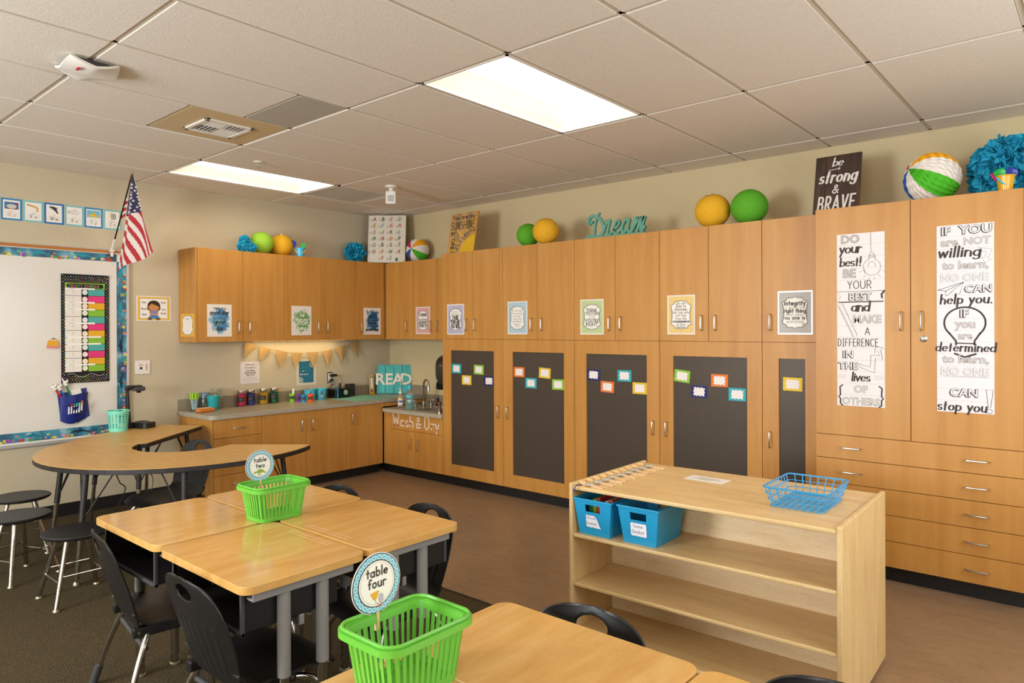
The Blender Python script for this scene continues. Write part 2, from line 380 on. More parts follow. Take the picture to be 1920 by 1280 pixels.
# ---------------------------------------------------------------- lettering
_F = {}
def bfont(s, off=0.0, ext=0.0, res=2):
    k = (s, off, ext, res)
    if k not in _F:
        cu = bpy.data.curves.new('type', 'FONT'); cu.body = s; cu.resolution_u = res; cu.offset = off; cu.extrude = ext
        ob = bpy.data.objects.new('type', cu); me = bpy.data.meshes.new_from_object(ob)
        vs = [tuple(v.co) for v in me.vertices]; fs = [tuple(p.vertices) for p in me.polygons]
        bpy.data.objects.remove(ob); bpy.data.meshes.remove(me); bpy.data.curves.remove(cu)
        _F[k] = (vs, fs)
    return _F[k]
def L_(*p): return list(p)
GL = {
 'a': (.55, [A(.25,.27,.23,.27), [(.49,.54),(.49,0)]]), 'b': (.55, [[(.05,1),(.05,0)], A(.28,.27,.23,.27)]),
 'c': (.48, [A(.27,.27,.24,.27,48,312)]), 'd': (.55, [A(.25,.27,.23,.27), [(.49,1),(.49,0)]]),
 'e': (.52, [[(.04,.29),(.49,.29)]+A(.265,.27,.23,.27,5,315)]), 'f': (.36, [A(.27,.82,.14,.18,30,180)+[(.13,0)], [(0,.55),(.3,.55)]]),
 'g': (.55, [A(.25,.27,.23,.27), [(.49,.54)]+A(.26,-.13,.23,.2,0,-150)]), 'h': (.53, [[(.05,1),(.05,0)], [(.05,.3)]+A(.26,.3,.21,.25,180,0)+[(.47,0)]]),
 'i': (.16, [[(.08,.55),(.08,0)], [(.08,.76),(.08,.78)]]), 'j': (.2, [[(.12,.55),(.12,-.2),(0,-.3)], [(.12,.76),(.12,.78)]]),
 'k': (.46, [[(.05,1),(.05,0)], [(.4,.54),(.06,.2)], [(.18,.32),(.42,0)]]), 'l': (.16, [[(.08,1),(.08,0)]]),
 'm': (.8, [[(.05,.55),(.05,0)], [(.05,.3)]+A(.22,.33,.17,.22,180,0)+[(.39,0)], [(.39,.3)]+A(.56,.33,.17,.22,180,0)+[(.73,0)]]),
 'n': (.53, [[(.05,.55),(.05,0)], [(.05,.3)]+A(.26,.3,.21,.25,180,0)+[(.47,0)]]), 'o': (.55, [A(.27,.27,.24,.27)]),
 'p': (.55, [[(.05,.55),(.05,-.35)], A(.28,.27,.23,.27)]), 'q': (.55, [A(.25,.27,.23,.27), [(.49,.54),(.49,-.35)]]),
 'r': (.38, [[(.05,.55),(.05,0)], [(.05,.3)]+A(.26,.3,.21,.25,180,50)]), 's': (.42, [A(.21,.41,.16,.14,40,270)+A(.21,.135,.18,.135,90,-140)]),
 't': (.38, [[(.17,.85),(.17,0)], [(0,.55),(.34,.55)]]), 'u': (.53, [[(.05,.55)]+A(.26,.25,.21,.25,180,360)+[(.47,.55)], [(.47,.25),(.47,0)]]),
 'v': (.48, [[(.02,.55),(.23,0),(.44,.55)]]), 'w': (.72, [[(.02,.55),(.18,0),(.35,.5),(.52,0),(.68,.55)]]),
 'x': (.46, [[(.03,.55),(.42,0)], [(.42,.55),(.03,0)]]), 'y': (.48, [[(.02,.55),(.24,.02)], [(.44,.55),(.1,-.33)]]),
 'z': (.44, [[(.03,.55),(.4,.55),(.03,0),(.42,0)]]),
 'A': (.66, [[(.02,0),(.32,1),(.62,0)], [(.13,.34),(.51,.34)]]), 'B': (.56, [[(.05,0),(.05,1)]+A(.28,.76,.2,.24,90,-90)+A(.28,.26,.25,.26,90,-90)+[(.05,0)], [(.05,.52),(.28,.52)]]),
 'C': (.62, [A(.34,.5,.3,.5,50,310)]), 'D': (.62, [[(.05,0),(.05,1)]+A(.22,.5,.35,.5,90,-90)+[(.05,0)]]),
 'E': (.5, [[(.46,1),(.05,1),(.05,0),(.47,0)], [(.05,.52),(.4,.52)]]), 'F': (.48, [[(.45,1),(.05,1),(.05,0)], [(.05,.52),(.38,.52)]]),
 'G': (.66, [A(.35,.5,.31,.5,50,350)+[(.4,.44)]]), 'H': (.6, [[(.05,0),(.05,1)], [(.54,0),(.54,1)], [(.05,.5),(.54,.5)]]),
 'I': (.3, [[(.15,0),(.15,1)], [(.03,1),(.27,1)], [(.03,0),(.27,0)]]), 'J': (.46, [[(.4,1),(.4,.22)]+A(.21,.22,.19,.22,0,-170)]),
 'K': (.56, [[(.05,0),(.05,1)], [(.5,1),(.06,.42)], [(.2,.6),(.53,0)]]), 'L': (.46, [[(.05,1),(.05,0),(.43,0)]]),
 'M': (.74, [[(.05,0),(.1,1),(.37,.25),(.64,1),(.69,0)]]), 'N': (.62, [[(.05,0),(.05,1),(.56,0),(.56,1)]]), 'O': (.68, [A(.34,.5,.31,.5)]),
 'P': (.54, [[(.05,0),(.05,1)]+A(.27,.73,.23,.27,90,-90)+[(.05,.46)]]), 'Q': (.68, [A(.34,.5,.31,.5), [(.42,.25),(.64,-.05)]]),
 'R': (.57, [[(.05,0),(.05,1)]+A(.27,.74,.22,.26,90,-90)+[(.05,.48)], [(.25,.48),(.52,0)]]), 'S': (.52, [A(.26,.76,.21,.24,40,270)+A(.26,.26,.23,.26,90,-140)]),
 'T': (.56, [[(.02,1),(.54,1)], [(.28,1),(.28,0)]]), 'U': (.62, [[(.05,1),(.05,.28)]+A(.31,.28,.26,.28,180,360)+[(.57,1)]]),
 'V': (.6, [[(.03,1),(.3,0),(.57,1)]]), 'W': (.86, [[(.03,1),(.22,0),(.43,.8),(.64,0),(.83,1)]]), 'X': (.56, [[(.03,1),(.52,0)], [(.52,1),(.03,0)]]),
 'Y': (.56, [[(.03,1),(.28,.48),(.53,1)], [(.28,.48),(.28,0)]]), 'Z': (.54, [[(.04,1),(.5,1),(.04,0),(.52,0)]]),
 '&': (.66, [[(.62,.02),(.2,.62)]+A(.3,.8,.14,.18,200,-60)+[(.12,.38)]+A(.25,.24,.2,.24,150,300)+[(.52,.22),(.6,.42)]]),
 '.': (.16, [[(.07,.0),(.09,.02)]]), ',': (.16, [[(.09,.02),(.03,-.16)]]), '!': (.2, [[(.1,1),(.1,.3)], [(.1,0),(.1,.02)]]), "'": (.14, [[(.08,1),(.05,.78)]]),
 '?': (.44, [A(.22,.76,.18,.22,160,-70)+[(.22,.3)], [(.22,0),(.22,.02)]]), ' ': (.32, []), '-': (.4, [[(.06,.35),(.34,.35)]]), ':': (.16, [[(.08,.05),(.08,.07)], [(.08,.45),(.08,.47)]]),
}
def corners(p):
    """break a stroke where it turns sharply, so that each limb keeps its width"""
    if len(p) < 3: return [p]
    out = []; cur = [p[0]]
    for i in range(1, len(p)-1):
        cur.append(p[i]); a = (p[i][0]-p[i-1][0], p[i][1]-p[i-1][1]); b = (p[i+1][0]-p[i][0], p[i+1][1]-p[i][1])
        l = sqrt((a[0]**2+a[1]**2)*(b[0]**2+b[1]**2))
        if l and (a[0]*b[0]+a[1]*b[1])/l < .45: out.append(cur); cur = [p[i]]
    cur.append(p[-1]); out.append(cur); return out
def hand(s, size, slant=0.0, gap=.14, sx=1.0):
    x = 0; out = []
    for ch in s:
        w, st = GL.get(ch, GL[' '])
        for p in st:
            for p in corners(p): out.append([((x+a*sx+b*slant)*size, b*size) for a, b in p])
        x += w*sx+gap
    return out, (x-gap)*size
def type_on(mb, P, s, cx, y, size, m, c=.0012, style='type', bold=0.0, hw=.06, slant=0.0, align='c', sx=1.0, gap=.14, rot=0, fit=None):
    """style: type = set type; hand = single strokes; brush = thick and thin strokes"""
    if style == 'type':
        vs, fs = bfont(s, bold)
        if not vs: return 0
        x0 = min(v[0] for v in vs); x1 = max(v[0] for v in vs); k = size/.72; w = (x1-x0)*k*sx
        if fit: sx *= fit/w; w = fit
        dx = {'c': -w/2, 'l': 0, 'r': -w}[align]; cr, sr = cos(rot), sin(rot)
        q = []
        for v in vs:
            a = (v[0]-x0)*k*sx+dx+v[1]*k*slant; b = v[1]*k
            q.append(P(cx+a*cr-b*sr, y+a*sr+b*cr, c))
        mb.add(q, fs, m); return w
    st, w = hand(s, size, slant, gap if style == 'hand' else min(gap, .07), sx)
    if fit: st, w = hand(s, size, slant, gap, sx*fit/w)
    dx = {'c': -w/2, 'l': 0, 'r': -w}[align]; cr, sr = cos(rot), sin(rot)
    for k_, p in enumerate(st):
        c += .00003
        q = [(cx+(a+dx)*cr-b*sr, y+(a+dx)*sr+b*cr) for a, b in p]
        if len(p) > 1 and abs(p[0][0]-p[-1][0])+abs(p[0][1]-p[-1][1]) < 1e-6: q = q[:-1]; closed = True
        else: closed = False
        if style == 'brush':
            h = []
            for i in range(len(q)):
                a, b = p[max(i-1, 0)], p[min(i+1, len(p)-1)]; d = abs(b[1]-a[1])/(sqrt((b[0]-a[0])**2+(b[1]-a[1])**2) or 1)
                h.append(size*hw*(.45+.75*d))
        else: h = size*hw
        mb.ribbon(P, q, h, c, m, closed)
    return w
class Poster:
    """one printed sheet: the sheet is the thing, its printed frame and its lettering are parts"""
    def __init__(s, name, label, cat, o, u, v, w, h, col=None, group=None, th=.0012, off=.0008, sheet=None):
        s.P = Pl(o, u, v); s.P.o += s.P.n*off; s.w = w; s.h = h; s.a = (name, label, cat, group); s.th = th
        s.S = MB(); s.F = MB(); s.T = MB(); s.G = MB()
        s.S.pbox(s.P, 0, 0, w, h, 0, th, sheet or (ink(col) if col else PAPER))
    def rect(s, x0, y0, x1, y1, col, k=1, to='S'):
        getattr(s, to).prism([(x0, y0), (x1, y0), (x1, y1), (x0, y1)], s.P, None, s.th+k*.0003, ink(col) if isinstance(col, str) else col)
    def poly(s, pts, col, k=2, to='F'):
        s.e = getattr(s, 'e', 0)+1
        getattr(s, to).prism(pts, s.P, None, s.th+k*.0003+(s.e % 40)*.000006, ink(col) if isinstance(col, str) else col)
    def line(s, pts, hw, col, k=3, closed=False, to='F'): getattr(s, to).ribbon(s.P, pts, hw, s.th+k*.0003, ink(col), closed)
    def text(s, t, cx, y, size, col='#2b2624', k=5, **kw): return type_on(s.T, s.P, t, cx, y, size, ink(col), s.th+k*.0003, **kw)
    def done(s, fname='printed_frame', gname='picture_print'):
        n, l, c, g = s.a
        o = s.S.build(n, None, l, c, g)
        if s.F.f: s.F.build(fname, o)
        if s.G.f: s.G.build(gname, o)
        if s.T.f: s.T.build('lettering', o)
        return o
def bracket(x0, y0, x1, y1, n=8):
    """ornate label outline: notched corners, a point on each side"""
    w, h = x1-x0, y1-y0; c = min(w, h)*.13; mx, my = (x0+x1)/2, (y0+y1)/2; e = c*.45
    q = []
    q += [(mx-w*.25, y1-e), (mx-w*.08, y1-e*.8), (mx, y1), (mx+w*.08, y1-e*.8), (mx+w*.25, y1-e), (x1-c*1.6, y1-e)]
    q += [(x1-c*1.3, y1-c*1.1), (x1-c*.9, y1-c*1.35), (x1-e*.4, y1-c*1.7)]
    q += [(x1-e*.2, y1-c*2.2), (x1-e*1.1, my+h*.12), (x1-e*1.2, my+h*.03), (x1-e*.6, my)]
    R = q[1:] if False else q
    full = []
    right_top = q[2:]                       # from the top point, clockwise to the side point
    mir = lambda p, fx, fy: ((2*mx-p[0]) if fx else p[0], (2*my-p[1]) if fy else p[1])
    full = list(right_top) + [mir(p, 0, 1) for p in right_top[:-1][::-1]] + [mir(p, 1, 1) for p in right_top[1:]] + [mir(p, 1, 0) for p in right_top[1:-1][::-1]]
    return full
# ================================================================ the room
H = 2.74; RX = 7.6; RY = -7.7
gx = lambda i: .545+.6096*i
gy = lambda j: -.28-1.232*j
b = MB().box(0, RY, -.06, RX, 0, 0, LINO); struct(b, 'floor')
b = MB().box(-.12, RY-.12, 0, 0, .12, H+.2, WALLA); struct(b, 'wall_left')
b = MB().box(0, 0, 0, RX, .12, H+.2, WALLB); struct(b, 'wall_back')
b = MB().box(RX, -1.5, 0, RX+.12, .12, H+.2, WALLB).box(RX, RY-.12, 0, RX+.12, -3.6, H+.2, WALLB).box(RX, -3.6, 0, RX+.12, -1.5, .95, WALLB).box(RX, -3.6, 2.35, RX+.12, -1.5, H+.2, WALLB); struct(b, 'wall_right')
b = MB()
wins = [(2.2, 3.6), (5.2, 7.4)]; zs0, zs1 = .95, 2.35  # made-up openings for the added rear lights
b.box(0, RY-.12, 0, RX, RY, zs0, WALLB); b.box(0, RY-.12, zs1, RX, RY, H+.2, WALLB)
for x0, x1 in ((0, 2.2), (3.6, 5.2), (7.4, RX)): b.box(x0, RY-.12, zs0, x1, RY, zs1, WALLB)
struct(b, 'wall_rear')
for i, (x0, x1) in enumerate(wins):
    f = MB()
    for q in ((x0, zs0, x1, zs0+.05), (x0, zs1-.05, x1, zs1), (x0, zs0, x0+.05, zs1), (x1-.05, zs0, x1, zs1), ((x0+x1)/2-.02, zs0, (x0+x1)/2+.02, zs1)):
        f.box(q[0], RY-.09, q[1], q[2], RY-.03, q[3], ALU)
    o = struct(f, 'window_%d' % (i+1))  # unseen window frame, added to house an area light
    MB().box(x0, RY-.065, zs0, x1, RY-.06, zs1, GLASS).build('pane', o)
f = MB()
for q in ((-3.6, .95, -1.5, 1.0), (-3.6, 2.3, -1.5, 2.35), (-3.6, .95, -3.55, 2.35), (-1.55, .95, -1.5, 2.35), (-2.57, .95, -2.53, 2.35)): f.box(RX+.03, q[0], q[1], RX+.09, q[2], q[3], ALU)
o = struct(f, 'window_3')  # unseen side window, made up around the added fill light
MB().box(RX+.06, -3.6, .95, RX+.065, -1.5, 2.35, GLASS).build('pane', o)
b = MB()
b.box(0, -7.7, 0, .006, -2.395, .105, VINYL); struct(b, 'baseboard_left')
b = MB().box(6.0, -.006, 0, RX, 0, .105, VINYL); struct(b, 'baseboard_back')
# carpet, with its dark edge strip
o = MB().box(.007, RY, 0, RX, -2.432, .006, CARPET).build('carpet', None, 'dark mottled brown loop carpet under the desks and stools', 'carpet')
MB().box(.55, -2.436, 0, RX, -2.414, .007, VINYL).build('edge_strip', o)
# ceiling
b = MB(); hp = Pl((0, 0, 0), (1, 0, 0), (0, 1, 0))
special = {(5, 1): 'L', (0, 1): 'L', (10, 1): 'L', (0, 4): 'L', (5, 4): 'L', (10, 4): 'L'}
CP = Pl((0, 0, H), (0, 1, 0), (1, 0, 0))            # n points down
def tile(x0, x1, y0, y1):
    x0, x1, y0, y1 = max(x0+.014, .004), min(x1-.014, RX-.004), max(y0+.014, RY+.004), min(y1-.014, -.004)
    if x1-x0 < .02 or y1-y0 < .02: return
    q = [(y0, x0), (y1, x0), (y1, x1), (y0, x1)]
    b.prism(q, CP, -.02, 0, TILE, TEEL)
for i in range(-1, 12):
    for j in range(-1, 7):
        x0, x1, y0, y1 = gx(i), gx(i+1), gy(j+1), gy(j)
        if (i, j) in special: continue
        if (i, j) == (2, 2): y1 = -3.36
        if (i, j) == (3, 2): y1 = -3.05
        if (i, j) == (0, 0): y0 = -.896
        tile(x0, x1, y0, y1)
zt = H+.0075
for j in range(-1, 7):
    if gy(j) < 0: b.box(0, gy(j)-.012, zt, RX, gy(j)+.012, zt+.02, TEE)
for i in range(-1, 12):
    if gx(i) > 0: b.box(gx(i)-.012, RY, zt, gx(i)+.012, 0, zt+.02, TEE)
for x0, x1, y in ((gx(2), gx(3), -3.36), (gx(3), gx(4), -3.05), (gx(0), gx(1), -.896)): b.box(x0, y-.012, zt, x1, y+.012, zt+.02, TEE)
for q in ((0, RY, .02, 0), (RX-.02, RY, RX, 0)): b.box(q[0], q[1], zt, q[2], q[3], zt+.02, TEE)
for q in ((0, -.02, RX, 0), (0, RY, RX, RY+.02)): b.box(q[0], q[1], zt, q[2], q[3], zt+.02, TEE)
b.box(0, RY, H+.15, RX, 0, H+.2, TILE)
struct(b, 'ceiling')
# recessed light fixtures
def troffer(i, j, label):
    x0, x1, y0, y1 = gx(i)+.013, gx(i+1)-.013, gy(j+1)+.013, gy(j)-.013
    xm = (x0+x1)/2; T = thing('ceiling_light', label, 'ceiling light', (xm, (y0+y1)/2, H), 'recessed ceiling lights')
    f = MB(); w = .012
    for q in ((x0, y0, x1, y0+w), (x0, y1-w, x1, y1), (x0, y0, x0+w, y1), (x1-w, y0, x1, y1)): f.box(q[0], q[1], H+.001, q[2], q[3], H+.02, TEEL)
    f.build('frame', T)
    r = MB(); n = 8
    for sg in (-1, 1):                              # two curved reflectors
        pr = [(xm+sg*(.283-.16*k/n), H+.012+.085*sin(pi/2*k/n)) for k in range(n+1)]
        vs = [(a, y, z) for a, z in pr for y in (y0+w, y1-w)]
        fs = [(2*k, 2*k+1, 2*k+3, 2*k+2) if sg < 0 else (2*k, 2*k+2, 2*k+3, 2*k+1) for k in range(n)]
        r.add(vs, [f_[::-1] for f_ in fs], REFL)
    for y in (y0+w, y1-w): r.box(x0+w, y-.002, H+.01, x1-w, y+.002, H+.1, REFL)
    r.box(x0, y0, H+.1, x1, y1, H+.104, REFL)
    r.build('reflector', T, smooth=True)
    l = MB(); n = 10
    pr = [(xm-.125*cos(pi*k/n), H+.095-.055*sin(pi*k/n)) for k in range(n+1)]
    vs = [(a, y, z) for a, z in pr for y in (y0+w, y1-w)]
    l.add(vs, [(2*k, 2*k+1, 2*k+3, 2*k+2)[::-1] for k in range(n)], LENS)
    l.build('lens', T, smooth=True)
for (i, j), lb in (((5, 1), 'lit recessed ceiling light over the middle of the room'), ((0, 1), 'lit recessed ceiling light close to the woven wall above the flag'),
                   ((10, 1), 'lit recessed ceiling light in front of the wide drawer cabinet'), ((0, 4), 'lit recessed ceiling light beside the woven wall near the rear windows'),
                   ((5, 4), 'lit recessed ceiling light between the two rear windows'), ((10, 4), 'lit recessed ceiling light in the rear corner by the plain wall')):
    troffer(i, j, lb)
# square air diffuser on its tan panel
TANP = mat('tan_metal_panel', '#cdb68c', .45)
T = thing('air_diffuser', 'square louvred air diffuser in a tan ceiling panel', 'air vent', (2.07, -3.05, H))
f = MB(); x0, x1, y0, y1 = gx(2)+.012, gx(3)-.012, -3.348, gy(2)-.012; hx, hy = .155, .155; xm, ym = 2.055, -3.04
for q in ((x0, y0, x1, ym-hy), (x0, ym+hy, x1, y1), (x0, ym-hy, xm-hx, ym+hy), (xm+hx, ym-hy, x1, ym+hy)): f.box(q[0], q[1], H+.004, q[2], q[3], H+.012, TANP)
f.build('panel', T)
f = MB()
for q in ((xm-hx, ym-hy, xm+hx, ym-hy+.028), (xm-hx, ym+hy-.028, xm+hx, ym+hy), (xm-hx, ym-hy, xm-hx+.028, ym+hy), (xm+hx-.028, ym-hy, xm+hx, ym+hy)): f.box(q[0], q[1], H-.006, q[2], q[3], H+.012, WHITEP)
f.build('frame', T, bevel=.003)
f = MB()
for q, ax in (((-1, -1), 0), ((1, 1), 0), ((1, -1), 1), ((-1, 1), 1)):
    cx, cy = xm+q[0]*.063, ym+q[1]*.063
    for k in range(5):
        o_ = -.05+.025*k
        if ax: f.add([(cx+o_, cy-.062, H-.004), (cx+o_+.016, cy-.062, H+.02), (cx+o_+.016, cy+.062, H+.02), (cx+o_, cy+.062, H-.004), (cx+o_+.003, cy-.062, H-.004), (cx+o_+.019, cy-.062, H+.02), (cx+o_+.019, cy+.062, H+.02), (cx+o_+.003, cy+.062, H-.004)], [(0, 1, 2, 3), (7, 6, 5, 4), (0, 3, 7, 4), (1, 5, 6, 2)], WHITEP)
        else: f.add([(cx-.062, cy+o_, H-.004), (cx-.062, cy+o_+.016, H+.02), (cx+.062, cy+o_+.016, H+.02), (cx+.062, cy+o_, H-.004), (cx-.062, cy+o_+.003, H-.004), (cx-.062, cy+o_+.019, H+.02), (cx+.062, cy+o_+.019, H+.02), (cx+.062, cy+o_+.003, H-.004)], [(3, 2, 1, 0), (4, 5, 6, 7), (4, 7, 3, 0), (2, 6, 5, 1)], WHITEP)
f.build('louvre_slats', T)
f = MB().box(xm-hx, ym-hy, H+.05, xm+hx, ym+hy, H+.054, BLACKE)
f.build('duct', T)
MB().box(gx(3)+.012, -3.04, H+.002, gx(4)-.012, gy(2)-.012, H+.012, mat('grey_metal_panel', '#b3b0a8', .45)).build('metal_ceiling_panel', None, 'plain grey metal panel set in the ceiling grid beside the air diffuser', 'ceiling panel')
# eggcrate return grille
T = thing('return_grille', 'perforated return air grille in the ceiling near the corner', 'air vent', (.85, -1.2, H))
f = MB(); x0, x1, y0, y1 = gx(0)+.012, gx(1)-.012, gy(1)+.012, -.908
for q in ((x0, y0, x1, y0+.02), (x0, y1-.02, x1, y1), (x0, y0, x0+.02, y1), (x1-.02, y0, x1, y1)): f.box(q[0], q[1], H+.001, q[2], q[3], H+.02, TEEL)
f.build('frame', T)
f = MB(); EGG = mat('grille_enamel', '#c9bda8', .5)
for k in range(1, 24):
    f.box(x0+.02+(x1-x0-.04)*k/24-.002, y0+.02, H+.002, x0+.02+(x1-x0-.04)*k/24+.002, y1-.02, H+.014, EGG)
    f.box(x0+.02, y0+.02+(y1-y0-.04)*k/24-.002, H+.002, x1-.02, y0+.02+(y1-y0-.04)*k/24+.002, H+.014, EGG)
f.box(x0, y0, H+.04, x1, y1, H+.044, mat('duct_lining', '#6e6557', .9)); f.build('grille_lattice', T)
# access point, sprinkler, motion sensor
T = thing('wireless_access_point', 'curved white wireless unit hanging under the ceiling grid', 'wireless unit', (2.62, -3.965, H))
def apf(u, v):
    a, c_ = 2*u-1, 2*v-1; r = 1-.10*(abs(a)**2*abs(c_)**2)*1.6
    return (2.62+.125*a*r*(1-.06*(1-c_*c_)), -3.965+.125*c_*r*(1-.06*(1-a*a)), H-.055+.034*(a*a*c_*c_)**.6+.012*(a*a+c_*c_)/2)
MB().sheet(apf, 16, 16, -.012, WHITEP).build('housing', T, smooth=True)
MB().box(2.55, -4.035, H-.038, 2.69, -3.895, H+.006, GREYD).build('mounting_plate', T)
MB().box(2.665, -4.03, H-.056, 2.70, -4.018, H-.05, ink('#c2343c')).build('status_light', T)
T = thing('sprinkler', 'small white sprinkler head under the ceiling beside the lit panel', 'sprinkler', (1.44, -2.43, H))
MB().lathe([(.036, 0), (.034, -.006), (.012, -.01)], (1.44, -2.43, H-.001), WHITEP, 18).build('rosette', T, smooth=True)
f = MB(); f.tube([(1.44, -2.43, H-.008), (1.44, -2.43, H-.03)], .006, STEEL)
for sg in (-1, 1): f.tube([(1.44+sg*.006, -2.43, H-.012), (1.44+sg*.013, -2.43, H-.025), (1.44+sg*.004, -2.43, H-.042)], .003, STEEL, 6)
f.lathe([(.0, 0), (.018, 0), (.018, -.002), (.0, -.002)], (1.44, -2.43, H-.042), STEEL, 14); f.build('deflector', T)
T = thing('motion_sensor', 'white motion sensor hanging from the ceiling near the corner', 'motion sensor', (1.475, -1.186, H))
MB().lathe([(.0, 0), (.055, 0), (.052, -.012), (.03, -.02)], (1.475, -1.186, H), WHITEP, 24).build('ceiling_plate', T, smooth=True)
MB().tube([(1.475, -1.186, H-.015), (1.475, -1.186, H-.055)], .02, WHITEP, 12).build('stem', T)
f = MB(); P = Pl((1.475, -1.186, H-.16), (.757, .653, 0), (0, 0, 1))
f.pbox(P, -.045, 0, .045, .115, -.035, .03, WHITEP); f.build('housing', T, bevel=.012, seg=3)
MB().pbox(P, -.026, .02, .026, .075, .03, .034, mat('sensor_window', '#b4b0aa', .3)).build('sensor_window', T, bevel=.004)

# ================================================================ cabinets
def handle(parent, P, a, b, vert=True, L=.104, so=.03):
    h = L/2; ax = (lambda t: (a, b+t)) if vert else (lambda t: (a+t, b))
    pts = [P(*ax(-h), 0), P(*ax(-h), so*.7), P(*ax(-h+.004), so*.93), P(*ax(-h+.012), so), P(*ax(h-.012), so), P(*ax(h-.004), so*.93), P(*ax(h), so*.7), P(*ax(h), 0)]
    return MB().tube(pts, .0048, STEEL, 8).build('handle', parent, smooth=True)
def panel(parent, name, P, a0, b0, a1, b1, hd=None, vert=True, g=.0017):
    o = MB().pbox(P, a0+g, b0+g, a1-g, b1-g, -.019, 0, CAB).build(name, parent, bevel=.0013)
    for h in (hd if isinstance(hd, list) else [hd] if hd else []): handle(o, P, h[0], h[1], vert)
    return o
PA = lambda x: Pl((x, 0, 0), (0, 1, 0), (0, 0, 1))
PB = lambda y: Pl((0, y, 0), (1, 0, 0), (0, 0, 1))
FA, FBU, FBA, FT, FR = .325, -.33, .60, -.585, -.70
TOP = 2.19
# wall cabinets on the woven wall
P = PA(FA); zb = 1.367
def wall_a(y0, y1, label, doors, sides=()):
    T = thing('wall_cabinet', label, 'cabinet', (0.16, (y0+y1)/2, zb), 'wall cabinets over the long counter')
    MB().box(.001, y0+.0005, zb+.001, FA-.0205, y1-.0005, TOP-.001, CAB).build('body', T)
    for a0, a1, h in doors: panel(T, 'door', P, a0, zb, a1, TOP, (h, 1.5))
    return T
T = wall_a(-2.393, -1.547, 'two-door maple wall cabinet with a blue good day print', [(-2.378, -1.962, -2.014), (-1.962, -1.546, -1.91)])
MB().box(.001, -2.395, zb, FA, -2.379, TOP, CAB).build('end_panel', T, bevel=.0013)
wall_a(-1.546, -.717, 'two-door maple wall cabinet with a green painted print', [(-1.546, -1.132, -1.186), (-1.132, -.717, -1.077)])
T = wall_a(-.717, -.342, 'narrow maple wall cabinet in the corner with a dark blue print', [(-.717, -.346, -.666)])
MB().box(.001, -.3415, zb+.001, FA-.014, -.005, TOP-.001, CAB).build('corner_filler', T)
P = PB(FBU)
def wall_b(x0, x1, label, doors, fill=None):
    T = thing('wall_cabinet', label, 'cabinet', ((x0+x1)/2, -.16, zb), 'wall cabinets over the sink')
    MB().box(x0+.0005, FBU+.0205, zb+.001, x1-.0005, -.001, TOP-.001, CAB).build('body', T)
    for a0, a1, h in doors: panel(T, 'door', P, a0, zb, a1, TOP, (h, 1.505))
    if fill: MB().pbox(P, fill[0], zb, fill[1], TOP, -.03, -.010, CAB).build('filler_strip', T)
    return T
wall_b(.327, .787, 'plain single-door maple wall cabinet in the corner over the sink', [(.40, .787, .692)], (.327, .40))
wall_b(.788, 1.493, 'maple wall cabinet over the sink with a pink print', [(.788, 1.14, 1.06), (1.14, 1.492, 1.165)])
# base cabinets on the woven wall
P = PA(FBA); ZB, ZC = .095, .719
def base_a(y0, y1, label, what):
    T = thing('base_cabinet', label, 'cabinet', (.3, (y0+y1)/2, 0), 'base cabinets under the long counter')
    MB().box(.001, y0+.0005, ZB, FBA-.0205, y1-.0005, ZC, CAB).build('body', T)
    MB().box(.02, y0+.0005, 0, FBA-.065, y1-.0005, ZB, VINYL).build('plinth', T)
    for nm, a0, b0, a1, b1, h, vv in what: panel(T, nm, P, a0, b0, a1, b1, h, vv)
    return T
T = base_a(-2.393, -1.937, 'maple base cabinet with four drawers at the end of the counter',
       [('drawer', -2.376, .557, -1.937, ZC, (-2.165, .636), False), ('drawer', -2.376, .40, -1.937, .557, (-2.165, .48), False), ('drawer', -2.376, .243, -1.937, .40, (-2.165, .323), False), ('drawer', -2.376, ZB, -1.937, .243, (-2.16, .166), False)])
MB().box(.001, -2.395, .0, FBA, -2.378, ZC, CAB).build('end_panel', T, bevel=.0013)
base_a(-1.937, -1.038, 'two-door maple base cabinet below the colored cups', [('door', -1.937, ZB, -1.489, ZC, (-1.548, .588), True), ('door', -1.489, ZB, -1.038, ZC, (-1.434, .586), True)])
base_a(-1.038, -.588, 'single-door maple base cabinet below the pencil sharpener', [('door', -1.038, ZB, -.588, ZC, (-.986, .59), True)])
# sink cabinet
P = PB(FT)
T = thing('sink_cabinet', 'maple sink cabinet lettered Wash and Dry', 'cabinet', (1.05, -.3, 0))
MB().box(.602, FT+.0205, ZB, 1.493, -.001, .45, CAB).build('body', T)
MB().box(.602, FT+.0205, .45, 1.493, FT+.04, .63, CAB).build('front_rail', T)
MB().box(.602, -.60, .68, .62, -.001, .715, CAB).build('side_filler', T)
MB().box(.54, FT+.065, 0, 1.493, -.02, ZB, VINYL).build('plinth', T)
MB().pbox(P, .602, ZB, .715, .628, -.03, -.012, CAB).build('filler_strip', T)
FRONT = panel(T, 'false_front', P, .715, .462, 1.492, .628)
panel(T, 'door', P, .715, ZB, 1.10, .462, (1.041, .333)); panel(T, 'door', P, 1.10, ZB, 1.492, .462, (1.144, .331))
WD = Pl((0, FT, 0), (1, 0, 0), (0, 0, 1)); f = MB(); x = .757
for ch, sz in (('W', .115), ('a', .105), ('s', .105), ('h', .105), (' ', .02), ('&', .105), (' ', .03), ('D', .125), ('r', .105), ('y', .105)):
    if ch == ' ': x += sz; continue
    st, w = hand(ch, sz)
    k = 1.0
    for p in st:
        cl = len(p) > 2 and abs(p[0][0]-p[-1][0])+abs(p[0][1]-p[-1][1]) < 1e-6
        q = [(x+a*k, .503+bb-(.0)) for a, bb in p]
        f.ribbon(WD, q[:-1] if cl else q, .0062, .0012, ink('#e2d6c4'), cl)
    x += w*k+.02
f.build('vinyl_lettering', FRONT)
